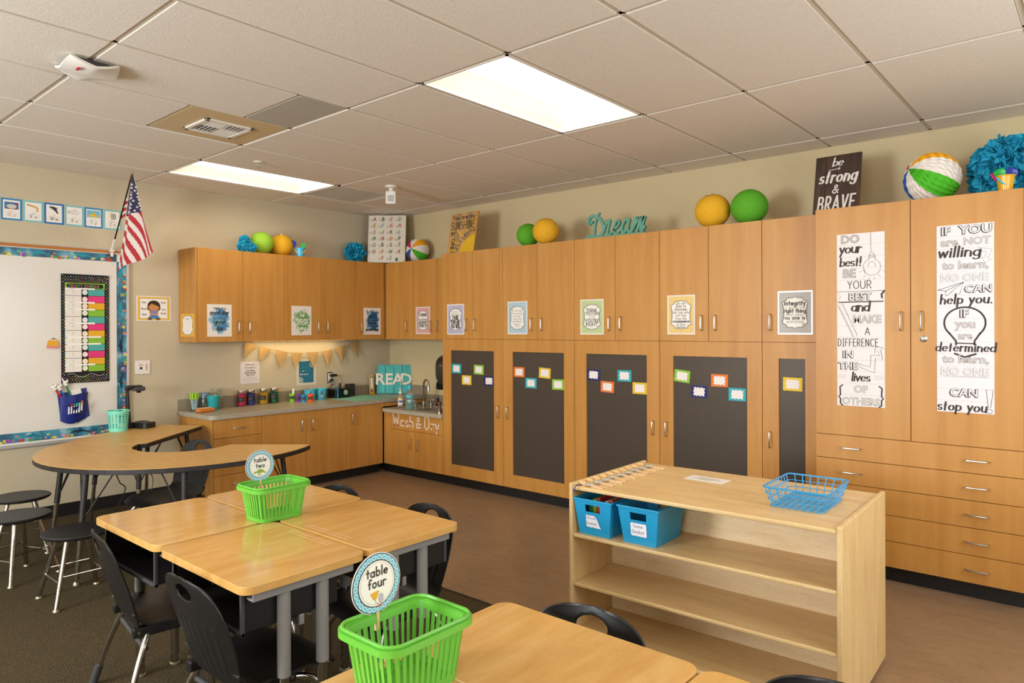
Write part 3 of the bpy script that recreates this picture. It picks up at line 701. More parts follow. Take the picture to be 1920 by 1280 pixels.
# tall storage cabinets
ZS = 1.382
mods = [(1.494, 2.256, 1.887, 1.818, 1.927, 'R', 2.212), (2.256, 3.025, 2.643, 2.588, 2.699, 'L', 2.318), (3.025, 3.791, 3.410, 3.364, 3.465, 'R', 3.740), (3.791, 4.548, 4.172, 4.125, 4.227, 'L', 3.849)]
pan = [(1.602, 2.147), (2.365, 2.919), (3.139, 3.683), (3.899, 4.445)]
lbs = ['tall maple cabinet with perforated door standing next to the sink', 'tall maple cabinet with orange-bordered card first on its perforated door', 'tall maple cabinet with navy-bordered card first on its perforated door', 'tall maple cabinet with tilted green card on its perforated door']
def perforated(T, x0, x1, p0, p1, hx):
    f = MB(); z0, z1 = .21, 1.276; q = [(x0+.0017, ZB+.0017), (x1-.0017, ZB+.0017), (x1-.0017, ZS-.0017), (x0+.0017, ZS-.0017)]; r = [(p0, z0), (p1, z0), (p1, z1), (p0, z1)]
    vs = [P(*a, c_) for c_ in (0, -.019) for a in q+r]
    fs = []
    for i in range(4):
        k = (i+1) % 4
        fs += [(i, k, 4+k, 4+i), (8+4+i, 8+4+k, 8+k, 8+i), (8+i, 8+k, k, i), (4+i, 4+k, 12+k, 12+i)]
    f.add(vs, fs, CAB)
    d = f.build('perforated_door', T, bevel=.0012)
    MB().pbox(P, p0-.01, z0-.01, p1+.01, z1+.01, -.0185, -.012, PERF).build('perforated_panel', d)
    handle(d, P, hx, .744)
for (x0, x1, xm, h0, h1, side, hx), (p0, p1), lb in zip(mods, pan, lbs):
    T = thing('tall_cabinet', lb, 'cabinet', ((x0+x1)/2, -.3, 0), 'tall maple cabinets along the back wall')
    MB().box(x0+.0005, FT+.0205, ZB, x1-.0005, -.001, TOP-.001, CAB).build('body', T)
    MB().box(x0, FT+.065, 0, x1, -.02, ZB, VINYL).build('plinth', T)
    panel(T, 'door', P, x0, ZS, xm, TOP, (h0, 1.513)); panel(T, 'door', P, xm, ZS, x1, TOP, (h1, 1.513))
    perforated(T, x0, x1, p0, p1, hx)
T = thing('tall_cabinet', 'narrow tall maple cabinet with a single yellow card on its perforated door', 'cabinet', (4.72, -.3, 0), 'tall maple cabinets along the back wall')
MB().box(4.5485, FT+.0205, ZB, 4.92, -.001, TOP-.001, CAB).build('body', T); MB().box(4.548, FT+.065, 0, 4.92, -.02, ZB, VINYL).build('plinth', T)
panel(T, 'door', P, 4.548, ZS, 4.92, TOP, (4.606, 1.513)); perforated(T, 4.548, 4.92, 4.657, 4.824, 4.604)
# wide drawer cabinet
P = PB(FR)
T = thing('drawer_cabinet', 'wide deep maple cabinet with two poster doors over five long drawers', 'cabinet', (5.44, -.35, 0))
MB().box(4.9235, FR+.0205, ZB, 5.958, -.001, TOP+.007, CAB).build('body', T); MB().box(4.923, FR+.065, 0, 5.958, -.02, ZB, VINYL).build('plinth', T)
panel(T, 'door', P, 4.923, .831, 5.44, TOP+.008, (5.392, 1.512))
d = panel(T, 'door', P, 5.44, .831, 5.958, TOP+.008, (5.495, 1.513))
f = MB(); LP = Pl((5.505, FR, 1.413), (1, 0, 0), (0, 0, 1)); f.lathe([(.019, 0), (.019, .003), (.013, .006), (0, .007)], (5.505, FR, 1.413), STEEL, 18, (0, -1, 0)); f.pbox(LP, -.0015, -.006, .0015, .006, .007, .0078, BLACKE); f.build('lock', d, smooth=True)
zz = [.831, .688, .541, .393, .245, ZB]
for k in range(5): panel(T, 'drawer', P, 4.923, zz[k+1], 5.958, zz[k], [(5.126, (zz[k]+zz[k+1])/2), (5.755, (zz[k]+zz[k+1])/2)], False)

# ================================================================ counters
CZ = .757
f = MB(); q = [(.02, -2.41)]+A(.565, -2.35, .06, .06, -90, 0, 6)+[(.625, -.60), (.625, -.02), (.02, -.02)]
hp = Pl((0, 0, 0), (1, 0, 0), (0, 1, 0)); f.prism(q, hp, CZ-.037, CZ, COUNTER, COUNTERE)
C1 = f.build('countertop', None, 'long grey laminate countertop holding jars and buckets', 'countertop', bevel=.002)
f = MB().box(.001, -2.41, CZ-.037, .02, -.02, CZ+.10, SPLASH).box(.001, -.02, CZ-.037, .625, -.001, CZ+.10, SPLASH); f.build('backsplash', C1, bevel=.002)
SZ = .668
f = MB(); x0, x1, y0, y1 = 1.0, 1.40, -.50, -.10
q = [(.626, -.6), (.64, -.62)]+[(1.46, -.62)]+A(1.46, -.60, .03, .02, -90, 0, 4)[1:]+[(1.49, -.02), (.626, -.02)]
hole = [(x0, y0), (x1, y0), (x1, y1), (x0, y1)]
pts = q+hole; tri = tessellate_polygon([[Vector((a, c_, 0)) for a, c_ in q], [Vector((a, c_, 0)) for a, c_ in hole[::-1]]])
q2 = q+hole[::-1]; n = len(q); fs = []
for t3 in tri:
    p = [q2[i] for i in t3]; dd = (p[1][0]-p[0][0])*(p[2][1]-p[0][1])-(p[2][0]-p[0][0])*(p[1][1]-p[0][1])
    if abs(dd) > 1e-9: fs.append(tuple(t3) if dd > 0 else tuple(t3)[::-1])
f.add([(a, c_, SZ) for a, c_ in q2], fs, COUNTER)
m_ = len(q2); f.add([(a, c_, z) for z in (SZ-.037, SZ) for a, c_ in q], [(i, (i+1) % n, n+(i+1) % n, n+i) for i in range(n)], COUNTERE)
C2 = f.build('sink_countertop', None, 'short lower grey countertop around the sink', 'countertop')
f = MB().box(.646, -.02, SZ, 1.492, -.001, SZ+.10, SPLASH); f.build('backsplash', C2, bevel=.002)
f = MB(); r = [(x0, y0), (x1, y0), (x1, y1), (x0, y1)]
vs = [(a, c_, SZ+.003) for a, c_ in ((x0-.02, y0-.02), (x1+.02, y0-.02), (x1+.02, y1+.02), (x0-.02, y1+.02))]+[(a, c_, SZ+.003) for a, c_ in r]+[(a*.97+.036, c_*.95-.015, SZ-.16) for a, c_ in r]
f.add(vs, [(i, (i+1) % 4, 4+(i+1) % 4, 4+i) for i in range(4)]+[(4+i, 4+(i+1) % 4, 8+(i+1) % 4, 8+i) for i in range(4)]+[(8, 9, 10, 11)], STEEL)
f.build('sink_basin', None, 'stainless steel sink basin set in the lower countertop', 'sink')
# under-cabinet light
T = thing('under_cabinet_light', 'lit strip light under the wall cabinets above the bunting', 'strip light', (.12, -1.25, zb-.03))
MB().box(.06, -1.78, zb-.0012, .20, -.74, zb+.0005, WHITEP).build('housing', T); MB().add([(.075, -1.77, zb-.0016), (.075, -.75, zb-.0016), (.185, -.75, zb-.0016), (.185, -1.77, zb-.0016)], [(0, 1, 2, 3)], emit('lit_strip', '#ffe2a8', 7)).build('lens', T)
# ================================================================ woven wall: board and wall pieces
UY, UX, VZ = (0, 1, 0), (1, 0, 0), (0, 0, 1)
T = thing('whiteboard', 'long white marker board framed by ocean borders on the woven wall', 'whiteboard', (.01, -4.1, .59))
MB().box(.002, -5.6, .615, .016, -2.83, 2.112, WHITEB).build('writing_surface', T)
f = MB(); f.box(.002, -5.62, .588, .026, -2.818, .615, ALU); f.box(.002, -2.832, .588, .026, -2.816, 2.14, ALU); f.box(.002, -5.62, 2.106, .024, -2.818, 2.114, ALU); f.box(.002, -5.62, 2.136, .024, -2.818, 2.142, ALU)
f.build('frame', T, bevel=.002)
MB().box(.002, -5.62, 2.114, .020, -2.832, 2.136, mat('cork_rail', '#b3702f', .8)).build('tack_rail', T)
SEA = mat('printed_sea', '#2f6f86', .35); t = NT(SEA)
v = t.coord((1, 3, 3), 'World'); a = t.noise(v, 2.2, 4, .6)
t.base(t.ramp(a, [(.3, '#22384a'), (.45, '#2a5a73'), (.58, '#3f8ea3'), (.72, '#9fc3cc')]))
DOL = [(-.5, -.06), (-.4, .02), (-.25, .1), (-.08, .14), (-.02, .30), (.08, .14), (.28, .04), (.42, -.06), (.5, .02), (.54, -.02), (.47, -.1), (.52, -.2), (.4, -.13), (.2, -.06), (.0, -.07), (-.1, -.16), (-.16, -.08), (-.34, -.08)]
def border(label, o, u, v, w, h, seed):
    p = Poster('ocean_border', label, 'border', o, u, v, w, h, sheet=SEA, group='ocean borders around the board', th=.0008)
    R = random.Random(seed); L = max(w, h); hor = w > h; S_ = min(w, h); x = .05; k = 0
    while x < L-.05:
        c = lambda a, b: (a, b) if hor else (S_-b, a)
        if k % 3 == 0:
            sz = R.uniform(.11, .15); col = R.choice(['#1d6f86', '#173246', '#2790a6'])
            p.poly([c(x+a*sz, S_*.55+b*sz*.75) for a, b in DOL], col, 2, 'G')
            x += .10
        for _ in range(4):
            cx, cy = x+R.uniform(-.05, .05), R.uniform(.08, .34)*S_; r = R.uniform(.006, .013)
            p.poly(blob(*c(cx, cy), r*1.2, r, .25, 12, R.random(), True), R.choice(['#d9b83a', '#c98fc9', '#8a4f9f', '#e0c96a', '#b8442f', '#4f9a5a', '#d98a3a']), 1, 'G')
        if k % 2:
            cx, cy = x, R.uniform(.5, .8)*S_; p.poly([c(cx+a*.022, cy+b*.022) for a, b in ((-.5, 0), (-.1, .3), (.3, .1), (.6, .3), (.6, -.3), (.3, -.1), (-.1, -.3))], R.choice(['#8fcf5a', '#e3c945', '#d97f2f']), 3, 'G')
        x += R.uniform(.05, .08); k += 1
    return p.done(gname='printed_sea_life')
border('printed ocean border along the top of the whiteboard', (.016, -5.59, 2.045), UY, VZ, 2.68, .060, 3)
border('printed ocean border down the side of the whiteboard', (.016, -2.911, .70), UY, VZ, .075, 1.345, 5)
border('printed ocean border along the bottom of the whiteboard', (.016, -5.59, .628), UY, VZ, 2.675, .072, 9)
# alphabet cards U..Z
def acard(y, L, label, edge, draw, word):
    p = Poster('alphabet_card', label, 'alphabet card', (0, y, 2.312), UY, VZ, .134, .163, edge, 'alphabet cards over the whiteboard')
    p.rect(.013, .013, .121, .150, '#eee8df', 1)
    draw(p)
    for k in range(3): p.line([(.022, .030+.014*k), (.112, .030+.014*k)], .0006, '#9a948c', 2, to='T')
    p.text(L[0], .052, .030, .028, L[2], 3, style='hand', hw=.045); p.text(L[1], .084, .030, .028, L[2], 3, style='hand', hw=.045)
    p.text(word, .067, .066, .006, '#6d675f', 3, style='type')
    p.done()
K = '#4a453f'
def dU(p):
    p.rect(.022, .082, .112, .135, '#3f6f96', 2, 'G'); p.poly(blob(.067, .103, .032, .018, .1, 20, 2), '#c9c5bd', 3, 'G')
    for q in (.028, .05, .085, .105): p.poly(blob(q, .087, .006, .004, .3, 10, q), '#cf5a2f', 4, 'G')
    p.poly(blob(.098, .12, .01, .008, .4, 10, 3), '#a8432f', 4, 'G')
def dV(p): p.line([(.03, .128), (.05, .125), (.075, .118), (.096, .108), (.097, .094), (.085, .092), (.088, .085), (.108, .082)], [.004, .006, .006, .0055, .005, .004, .003, .001], '#d99a35', 3, to='G'); p.line([(.026, .129), (.04, .127)], .003, '#a86a25', 4, to='G')
def dW(p):
    p.poly([(.03, .132), (.045, .138), (.07, .136), (.085, .120), (.089, .1), (.097, .088), (.09, .082), (.082, .09), (.075, .1), (.06, .112), (.045, .12)], '#3a3a3c', 3, 'G'); p.poly([(.035, .127), (.05, .122), (.065, .109), (.058, .118), (.045, .126)], '#efeae0', 4, 'G'); p.poly([(.075, .132), (.094, .128), (.083, .122)], '#3a3a3c', 3, 'G')
def dX(p):
    p.line(A(.067, .108, .033, .017, 0, 360, 18)[:-1], .0008, '#7d776e', 3, True, 'G'); p.poly([(.02, .12), (.036, .108), (.022, .094)], '#b7b0a5', 3, 'G')
    for q in range(7): p.line([(.045+.007*q, .118-.001*abs(q-3)), (.043+.007*q, .098+.001*abs(q-3))], .0006, '#7d776e', 4, to='G')
    p.line([(.06, .125), (.07, .135), (.08, .123)], .0008, '#7d776e', 3, to='G')
def dY(p):
    p.rect(.018, .084, .116, .142, '#6fb9d6', 2, 'G'); p.poly(blob(.067, .098, .043, .009, .05, 20, 4), '#e8b920', 3, 'G'); p.poly([(.058, .1), (.06, .125), (.08, .125), (.083, .1)], '#e8b920', 3, 'G'); p.line([(.07, .125), (.07, .14)], .001, '#b08a20', 4, to='G'); p.poly(A(.073, .114, .004, .004)[:-1], '#b9642a', 4, 'G')
def dZ(p):
    p.poly([(.06, .125), (.085, .132), (.1, .108), (.085, .088), (.065, .085)], '#e9e3d6', 3, 'G'); p.poly([(.045, .118), (.06, .108), (.045, .1)], '#e8c53a', 3, 'G')
    for q in (.062, .074, .086): p.line([(q, .13), (q+.003, .108), (q, .087)], .0028, '#3a3733', 4, to='G')
    p.line([(.04, .138), (.07, .128)], .0006, K, 4, to='G')
for y, L, lb, e, dr, w in ((-3.704, ('U', 'u', '#c25b52'), 'alphabet card Uu with an underwater building picture', '#2f86ba', dU, 'underwater'), (-3.564, ('V', 'v', K), 'alphabet card Vv with an orange eel picture', '#7ebfc0', dV, 'viperfish'),
      (-3.424, ('W', 'w', K), 'alphabet card Ww with a black whale picture', '#2a6fae', dW, 'whale'), (-3.283, ('X', 'x', K), 'alphabet card Xx with a grey bony fish picture', '#7ebfc0', dX, 'x-ray fish'),
      (-3.144, ('Y', 'y', K), 'alphabet card Yy with a yellow submarine picture', '#2f86ba', dY, 'yellow submarine'), (-3.003, ('Z', 'z', K), 'alphabet card Zz with a striped fish, behind the flag pole', '#7ebfc0', dZ, 'zebra angelfish')):
    acard(y, L, lb, e, dr, w)
# schedule pocket chart hung on the board
p = Poster('pocket_chart', 'black dotted schedule pocket chart hanging on the whiteboard', 'pocket chart', (.016, -3.318, 1.056), UY, VZ, .346, .87, '#1a1716', off=.004, th=.003)
R = random.Random(4)
def dotfield(x0, x1, y0, y1):
    yy = y0; r = 0
    while yy < y1:
        xx = x0+(.0095 if r % 2 else 0)
        while xx < x1: p.poly(A(xx, yy, .0032, .0032, 0, 360, 7)[:-1], R.choice(['#d94f86', '#e3d24a', '#58b4d9', '#eee8df', '#86c440']), 1, 'G'); xx += .019
        yy += .0125; r += 1
dotfield(.012, .026, .03, .85); dotfield(.326, .342, .03, .85); dotfield(.03, .325, .80, .85); dotfield(.03, .325, .012, .05)
p.rect(.026, .755, .314, .80, '#86b52f', 2, 'S'); p.poly(rrect(.038, .76, .304, .793, .016), '#1a1716', 3, 'S')
x = .05
for i, ch in enumerate("TODAY'S SCHEDULE"):
    if ch == ' ': x += .012; continue
    x += p.text(ch, x, .767, .0195, ['#4fb3bd', '#e3963a', '#d94f86', '#86c440'][i % 4], 5, align='l', bold=.012, sx=.78)+.0028
cols = ['#4fa79f', '#dd3a76', '#e0a92a', '#86b836']; pz = .0556
for r in range(12):
    z1 = .752-r*pz; z0 = z1-pz; c = cols[r % 4]
    p.rect(.026, z0+.003, .143, z1, '#e9e2d8', 2, 'S'); p.rect(.192, z0+.003, .312, z1, c, 2, 'S'); p.poly(A(.168, (z0+z1)/2+.002, .021, .0225, 0, 360, 18)[:-1], c, 2, 'S'); p.poly(A(.168, (z0+z1)/2+.002, .0185, .02, 0, 360, 18)[:-1], '#ece6dd', 3, 'S')
    for d_ in (-.006, .008): p.poly(A(.083, (z0+z1)/2+.004+d_, .0028, .0028, 0, 360, 7)[:-1], '#3a3530', 3, 'T')
    p.line([(.168, z0+.03), (.168, z0+.034)], .0012, '#3a3530', 4, to='T')
    if r in (0, 2, 3, 5, 7, 8, 11): p.rect(.04 if r in (7, 8) else .026, z1-.004, .24 if r not in (7, 8) else .285, z1+.009, '#f3eee6', 6, 'F')
    if r in (0, 2, 3, 5, 11): p.line([(.05, z1+.003), (.06, z1+.006), (.075, z1+.002), (.095, z1+.006)], .0012, '#4a4038', 7, to='T')
q = [(.04+.27*i/24, .066+.012*sin(i/24*pi*4)-.012*(1-abs(i-12)/12)) for i in range(25)]; p.line(q, .0011, '#e6dfd4', 3)
o = p.done('pocket_strips', 'dot_pattern')
for yy in (-3.308, -2.985):
    MB().tube([(.019, yy, 1.915), (.045, yy, 1.918)], [.009, .006], CLEARP, 10).build('magnet_hook', o, smooth=True)
# pencil magnet
f = MB(); P = Pl((.0165, 0, 0), UY, VZ)
f.prism([(-3.417, 1.338), (-3.335, 1.333), (-3.335, 1.352), (-3.417, 1.357)], P, 0, .008, ink('#d98a86')).prism([(-3.417, 1.357), (-3.335, 1.352), (-3.34, 1.393), (-3.408, 1.397)], P, 0, .009, ink('#e0a52e')).prism([(-3.408, 1.397), (-3.34, 1.393), (-3.358, 1.408), (-3.385, 1.41)], P, 0, .009, ink('#dcb98c')).prism([(-3.385, 1.41), (-3.358, 1.408), (-3.371, 1.418)], P, 0, .009, ink('#4a4440'))
f.build('pencil_magnet', None, 'stubby yellow pencil magnet on the whiteboard beside the pocket chart', 'magnet')
# blue pocket with pointers and markers
NAVY = mat('navy_vinyl', '#24307a', .32)
T = thing('vinyl_pocket', 'navy blue vinyl pocket stuck to the whiteboard', 'pocket', (.017, -3.23, .735)); P = Pl((.0165, 0, 0), UY, VZ)
bk = [(-3.346, .975), (-3.142, 1.013), (-3.118, .785), (-3.2, .737), (-3.322, .757)]
MB().prism(bk, P, 0, .004, NAVY).build('back_sheet', T)
def pouch(u, v):
    y = -3.335+(.205-.03*(1-v))*u+.008*(1-v); z = (.955+.025*u)*v+(.762-.028*sin(pi*min(u*1.25, 1)))*(1-v); d = .006+.046*sin(pi*u)**.7*(.35+.65*v)
    return (.0165+d+.004*sin(u*17)*v*sin(pi*u), y, z)
MB().sheet(pouch, 20, 10, -.002, NAVY).build('front_pouch', T, smooth=True)
def pouch2(u, v): q = pouch(.12+.72*u, .05+.55*v); return (q[0]+.006+.030*sin(pi*u)**.5*v, q[1], q[2])
MB().sheet(pouch2, 16, 6, -.002, NAVY).build('pen_pouch', T, smooth=True)
for (c, nm), (b0, b1) in zip((('#c5202c', 'red'), ('#2f5bb0', 'blue'), ('#1f7f3f', 'green')), (((-3.305, .92), (-3.365, 1.015)), ((-3.285, .92), (-3.332, 1.013)), ((-3.25, .93), (-3.29, 1.045)))):
    o = MB().tube([(.03, b0[0], b0[1]), (.038, b1[0], b1[1])], .0065, ink(c), 10).build('hand_pointer', None, nm+' stick pointer topped by a white pointing hand, in the navy pocket', 'pointer', 'hand pointers in the navy pocket')
    d = Vector((.002, b1[0]-b0[0], b1[1]-b0[1])).normalized(); h = Vector((.038, b1[0], b1[1])); sd = Vector((0, -d.z, d.y)); f = MB()
    f.tube([h-d*.006, h+d*.004, h+d*.01], [.012, .016, .014], WHITEP, 10)
    f.tube([h+d*.008, h+d*.02, h+d*.034], [.014, .017, .009], WHITEP, 10)
    f.tube([h+d*.025+sd*.006, h+d*.045+sd*.008, h+d*.062+sd*.008], [.006, .0055, .004], WHITEP, 8)
    f.tube([h+d*.018-sd*.012, h+d*.032-sd*.02, h+d*.04-sd*.02], [.006, .005, .004], WHITEP, 8)
    for k in range(3): f.tube([h+d*.026-sd*(.003+.006*k)+Vector((.01, 0, 0)), h+d*.032-sd*(.003+.006*k)+Vector((.014, 0, 0)), h+d*.022-sd*(.003+.006*k)+Vector((.016, 0, 0))], .0048, WHITEP, 6)
    f.build('pointing_hand', o, smooth=True)
f = MB(); P = Pl((.028, -3.25, .955), (0, .96, .26), (0, -.26, .96)); f.pbox(P, 0, 0, .075, .045, 0, .003, PAPER); f.build('white_card', None, 'white card sticking out of the navy pocket behind the pointers', 'card')
for k, (c, nm) in enumerate((('#4a1f3f', 'plum'), ('#c5202c', 'red'), ('#2a8f6a', 'green'), ('#28b4cf', 'turquoise'), ('#86cf3a', 'lime'), ('#ee6a2a', 'orange'))):
    y = -3.285+.018*k; z = .877+(.012 if k == 5 else 0)+.002*k
    o = MB().tube([(.078, y, z-.06), (.084, y+.001, z-.002)], .0055, ink('#e9e4da'), 8).build('marker', None, nm+'-capped marker in the small pouch of the navy pocket', 'marker', 'markers in the navy pocket')
    MB().tube([(.084, y+.001, z-.002), (.087, y+.003, z+.016)], [.0066, .0075], ink(c, .35), 8).build('cap', o, smooth=True)
# body poster, control plate, bathroom sign, mistakes sign, outlet
p = Poster('listening_poster', 'yellow-bordered poster of a seated girl with body words', 'poster', (0, -2.75, 1.556), UY, VZ, .285, .214, '#e8e4da', sheet=LAM)
p.rect(.010, .008, .276, .206, '#e3b43a', 1); p.rect(.026, .02, .259, .193, '#efe9df', 2)
for x in [.03+.0125*i for i in range(19)]:
    for y in (.022, .191): p.line([(x, y-.002), (x+.006, y+.002)], .0011, '#3a342e', 3)
for y in [.03+.0125*i for i in range(13)]:
    for x in (.028, .257): p.line([(x-.002, y), (x+.002, y+.006)], .0011, '#3a342e', 3)
g = lambda pts, c, k: p.poly(pts, c, k, 'G')
g(A(.142, .132, .053, .045, 0, 360, 22)[:-1], '#3a2a20', 3); g([(.09, .135), (.088, .10), (.11, .085), (.175, .085), (.197, .10), (.195, .135)], '#3a2a20', 3)
g(A(.142, .118, .045, .033, 0, 360, 22)[:-1], '#c98a52', 4); g([(.1, .125), (.12, .15), (.16, .135), (.187, .12), (.18, .155), (.14, .172), (.105, .155)], '#3a2a20', 5)
p.line(A(.142, .112, .009, .006, 200, 340), .0008, '#7a4a2a', 5, to='G')
g([(.115, .088), (.17, .088), (.178, .05), (.108, .05)], '#9a6aa8', 4); g([(.127, .088), (.157, .088), (.165, .04), (.12, .04)], '#5f8fc0', 5)
p.line([(.11, .08), (.112, .062), (.142, .055), (.172, .062), (.174, .08)], .007, '#c98a52', 6, to='G')
g(blob(.142, .035, .042, .016, .05, 20, 1), '#4a7fb5', 6); g(blob(.108, .018, .02, .012, .1, 16, 2), '#6a5238', 7); g(blob(.176, .018, .02, .012, .1, 16, 3), '#6a5238', 7)
for s_, x, y in (('Eyes', .06, .155), ('Brain', .222, .155), ('Mouth', .062, .098), ('Ears', .226, .094), ('Body', .063, .05), ('Hands', .222, .06)):
    p.text(s_, x, y, .014, '#2b2624', 5, style='hand', hw=.07); p.line([(x-.02, y-.006), (x+.02, y-.0055)], .0005, '#8d867c', 5, to='T')
p.done()
T = thing('control_plate', 'white wall plate with small buttons beside the whiteboard', 'wall plate', (0, -2.705, 1.1))
MB().box(.001, -2.765, 1.1, .008, -2.643, 1.215, WHITEP).build('plate', T, bevel=.002)
P = Pl((.008, -2.765, 1.1), UY, VZ); f = MB()
for x, y, w, h, c in ((.03, .068, .032, .018, '#d9b7ab'), (.085, .03, .016, .055, '#cfa79b'), (.038, .04, .02, .02, '#3a3532'), (.028, .085, .004, .004, '#8d867c'), (.09, .095, .004, .004, '#8d867c'), (.03, .02, .004, .004, '#8d867c'), (.062, .02, .004, .004, '#8d867c'), (.022, .04, .005, .005, '#7fae7a')):
    f.pbox(P, x, y, x+w, y+h, 0, .0016, ink(c))
f.build('buttons', T)
p = Poster('bathroom_sign', 'white paper bathroom procedure sign under the bunting', 'sign', (0, -1.818, .958), UY, VZ, .198, .209, '#dfd6d2')
p.text('Bathroom', .1, .175, .018, '#5a5450', style='hand', hw=.05); p.text('Procedure:', .1, .146, .018, '#5a5450', style='hand', hw=.05)
for i, s_ in enumerate(('Is the teacher', 'teaching the whole', 'class, or you?')): p.text(s_, .1, .119-.020*i, .011, '#3a3431', style='hand', hw=.1)
for i, w in enumerate((.05, .08, .085, .078, .03)): p.line([(.1-w+.004*k, .062-.0115*i+.0014*sin(k*2.1)) for k in range(int(w*2/.004))], .0006, '#9b918c', 4, to='T')
p.done()
p = Poster('daisy_sign', 'teal sign with white daisies, partly behind the bunting', 'sign', (0, -1.216, .90), UY, VZ, .234, .27, '#d8d0bd')
q = []
for x in range(12): q.append((.032+.168*x/12, .247+.004*(x % 2)))
for y in range(14): q.append((.198+.005*(y % 2), .245-.215*y/14))
for x in range(12): q.append((.198-.168*x/12, .03-.004*(x % 2)))
for y in range(14): q.append((.032-.005*(y % 2), .03+.215*y/14))
p.poly(q, '#2c6f86', 2)
def daisy(cx, cy, r):
    for k in range(12):
        a = 2*pi*k/12; p.poly([(cx+r*.3*cos(a), cy+r*.3*sin(a)), (cx+r*cos(a-.14), cy+r*sin(a-.14)), (cx+r*1.04*cos(a), cy+r*1.04*sin(a)), (cx+r*cos(a+.14), cy+r*sin(a+.14))], '#ece5da', 4, 'G')
    p.poly(A(cx, cy, r*.28, r*.28, 0, 360, 10)[:-1], '#d8d2c8', 5, 'G')
daisy(.18, .215, .03); daisy(.042, .052, .036)
p.text('Mistakes', .112, .175, .024, '#2f93c0', style='type', sx=.9); p.text('are', .075, .145, .012, '#dfe6e6', style='hand', hw=.09); p.text('proof', .137, .14, .024, '#2f93c0', sx=.9); p.text('that you are', .09, .11, .014, '#dfe6e6', style='hand', hw=.1); p.text('trying', .14, .08, .024, '#2f93c0', sx=.9)
p.done()
T = thing('wall_outlet', 'wall outlet with two black plugs over the long counter', 'outlet', (0, -.82, .907))
MB().box(.001, -.856, .908, .007, -.786, 1.025, STEEL).build('plate', T, bevel=.002); MB().box(.007, -.84, .925, .011, -.802, 1.008, WHITEP).build('socket', T, bevel=.002)
# ================================================================ prints on the doors
FB = .0006
def framed(name, label, o, u, w, h, back, lines, kc='#3a342f', pat=None, grp='bracket-framed quote prints', c=None):
    p = Poster(name, label, 'quote print', o, u, VZ, w, h, '#ebe4dc', grp, sheet=LAM)
    m_ = .045*w; p.rect(m_, m_, w-m_, h-m_, back, 1)
    if pat == 'stripe':
        for k in range(int(h/.011)): p.line([(m_, m_+.006+k*.0108), (w-m_, m_+.006+k*.0108)], .0012, '#ffffff' if False else c, 2)
    if pat == 'chevron':
        for k in range(int((h-2*m_)/.009)):
            n = 26; p.line([(m_+(w-2*m_)*i/n, m_+.004+.009*k+(.0035 if i % 2 else 0)) for i in range(n+1)], .0013, c, 2)
    B_ = bracket(w*.13, h*.13, w*.87, h*.87); p.poly(B_, '#efe9e0', 3)
    cx, cy = w/2, h/2
    for k, hw_ in ((.975, .0012),): p.line([(cx+(a-cx)*k, cy+(b_-cy)*k) for a, b_ in B_], hw_, kc, 5, True)
    for k, hw_ in ((1.03, .0007),): p.line([(cx+(a-cx)*k, cy+(b_-cy)*k) for a, b_ in B_], hw_, kc, 5, True)
    for s_, y, sz, st, bold, col in lines:
        kw = dict(style='type', bold=bold) if st == 't' else dict(style='hand', hw=bold)
        st_w = p.text(s_, cx, h*y, sz, col, fit=None, **kw) if False else None
        if st == 't':
            vs, _ = bfont(s_, bold); ww = (max(v[0] for v in vs)-min(v[0] for v in vs))*sz/.72
        else: ww = hand(s_, sz)[1]
        if ww > w*.60: kw['fit'] = w*.60
        p.text(s_, cx, h*y, sz, col, **kw)
    return p.done()
g1, g2, bk_ = '#8d867f', '#5d5751', '#2b2624'
framed('quote_print', 'pink-bordered stamina print on a wall cabinet door over the sink', (.826, FBU, 1.424), UX, .216, .28, '#d9a3a0',
       [('STAMINA', .66, .026, 'h', .1, bk_), ('means', .585, .010, 't', 0, g2), ('doing something', .515, .013, 'h', .1, g2), ('for a long time', .455, .013, 'h', .1, g2), ('WITHOUT', .36, .024, 'h', .1, bk_), ('GIVING UP', .26, .023, 'h', .1, bk_)])
framed('quote_print', 'lilac-bordered fairness print on the cabinet next to the sink', (1.56, FT, 1.423), UX, .222, .283, '#b3b0c6',
       [("Fair doesn't", .735, .012, 't', 0, g1), ('mean that everyone', .68, .011, 't', 0, g1), ('gets the same thing.', .63, .011, 't', 0, g1), ('FAIR', .51, .030, 'h', .13, bk_), ('MEANS THAT', .43, .018, 'h', .12, bk_), ('EVERYONE', .36, .019, 'h', .12, bk_), ('GETS WHAT', .285, .019, 'h', .12, bk_), ('THEY NEED', .21, .019, 'h', .12, bk_)])
framed('quote_print', 'pale blue bordered print about staying with problems longer', (2.315, FT, 1.428), UX, .222, .283, '#a9c3cd',
       [("It's not that", .69, .020, 't', 0, g1), ("I'm so smart", .605, .020, 't', 0, g1), ("it's that I", .52, .020, 't', 0, g1), ('stay with', .44, .019, 't', 0, g1), ('problems', .36, .020, 't', 0, g1), ('longer.', .275, .020, 't', 0, g1), ('-albert einstein', .22, .008, 't', 0, g1)], pat='stripe', c='#b9d0d8')
framed('quote_print', 'green-bordered print saying think you can', (3.086, FT, 1.428), UX, .22, .278, '#b9c98f',
       [('Whether you', .715, .013, 't', 0, g1), ('THINK', .635, .025, 't', .02, g2), ('YOU CAN', .555, .025, 't', .02, g2), ('or think', .50, .012, 't', 0, g1), ("you can't,", .445, .013, 't', 0, g1), ("YOU'RE", .345, .028, 't', .02, g2), ('RIGHT', .245, .028, 't', .02, g2), ('-henry ford', .205, .006, 't', 0, g1)], pat='stripe', c='#c6d3a2')
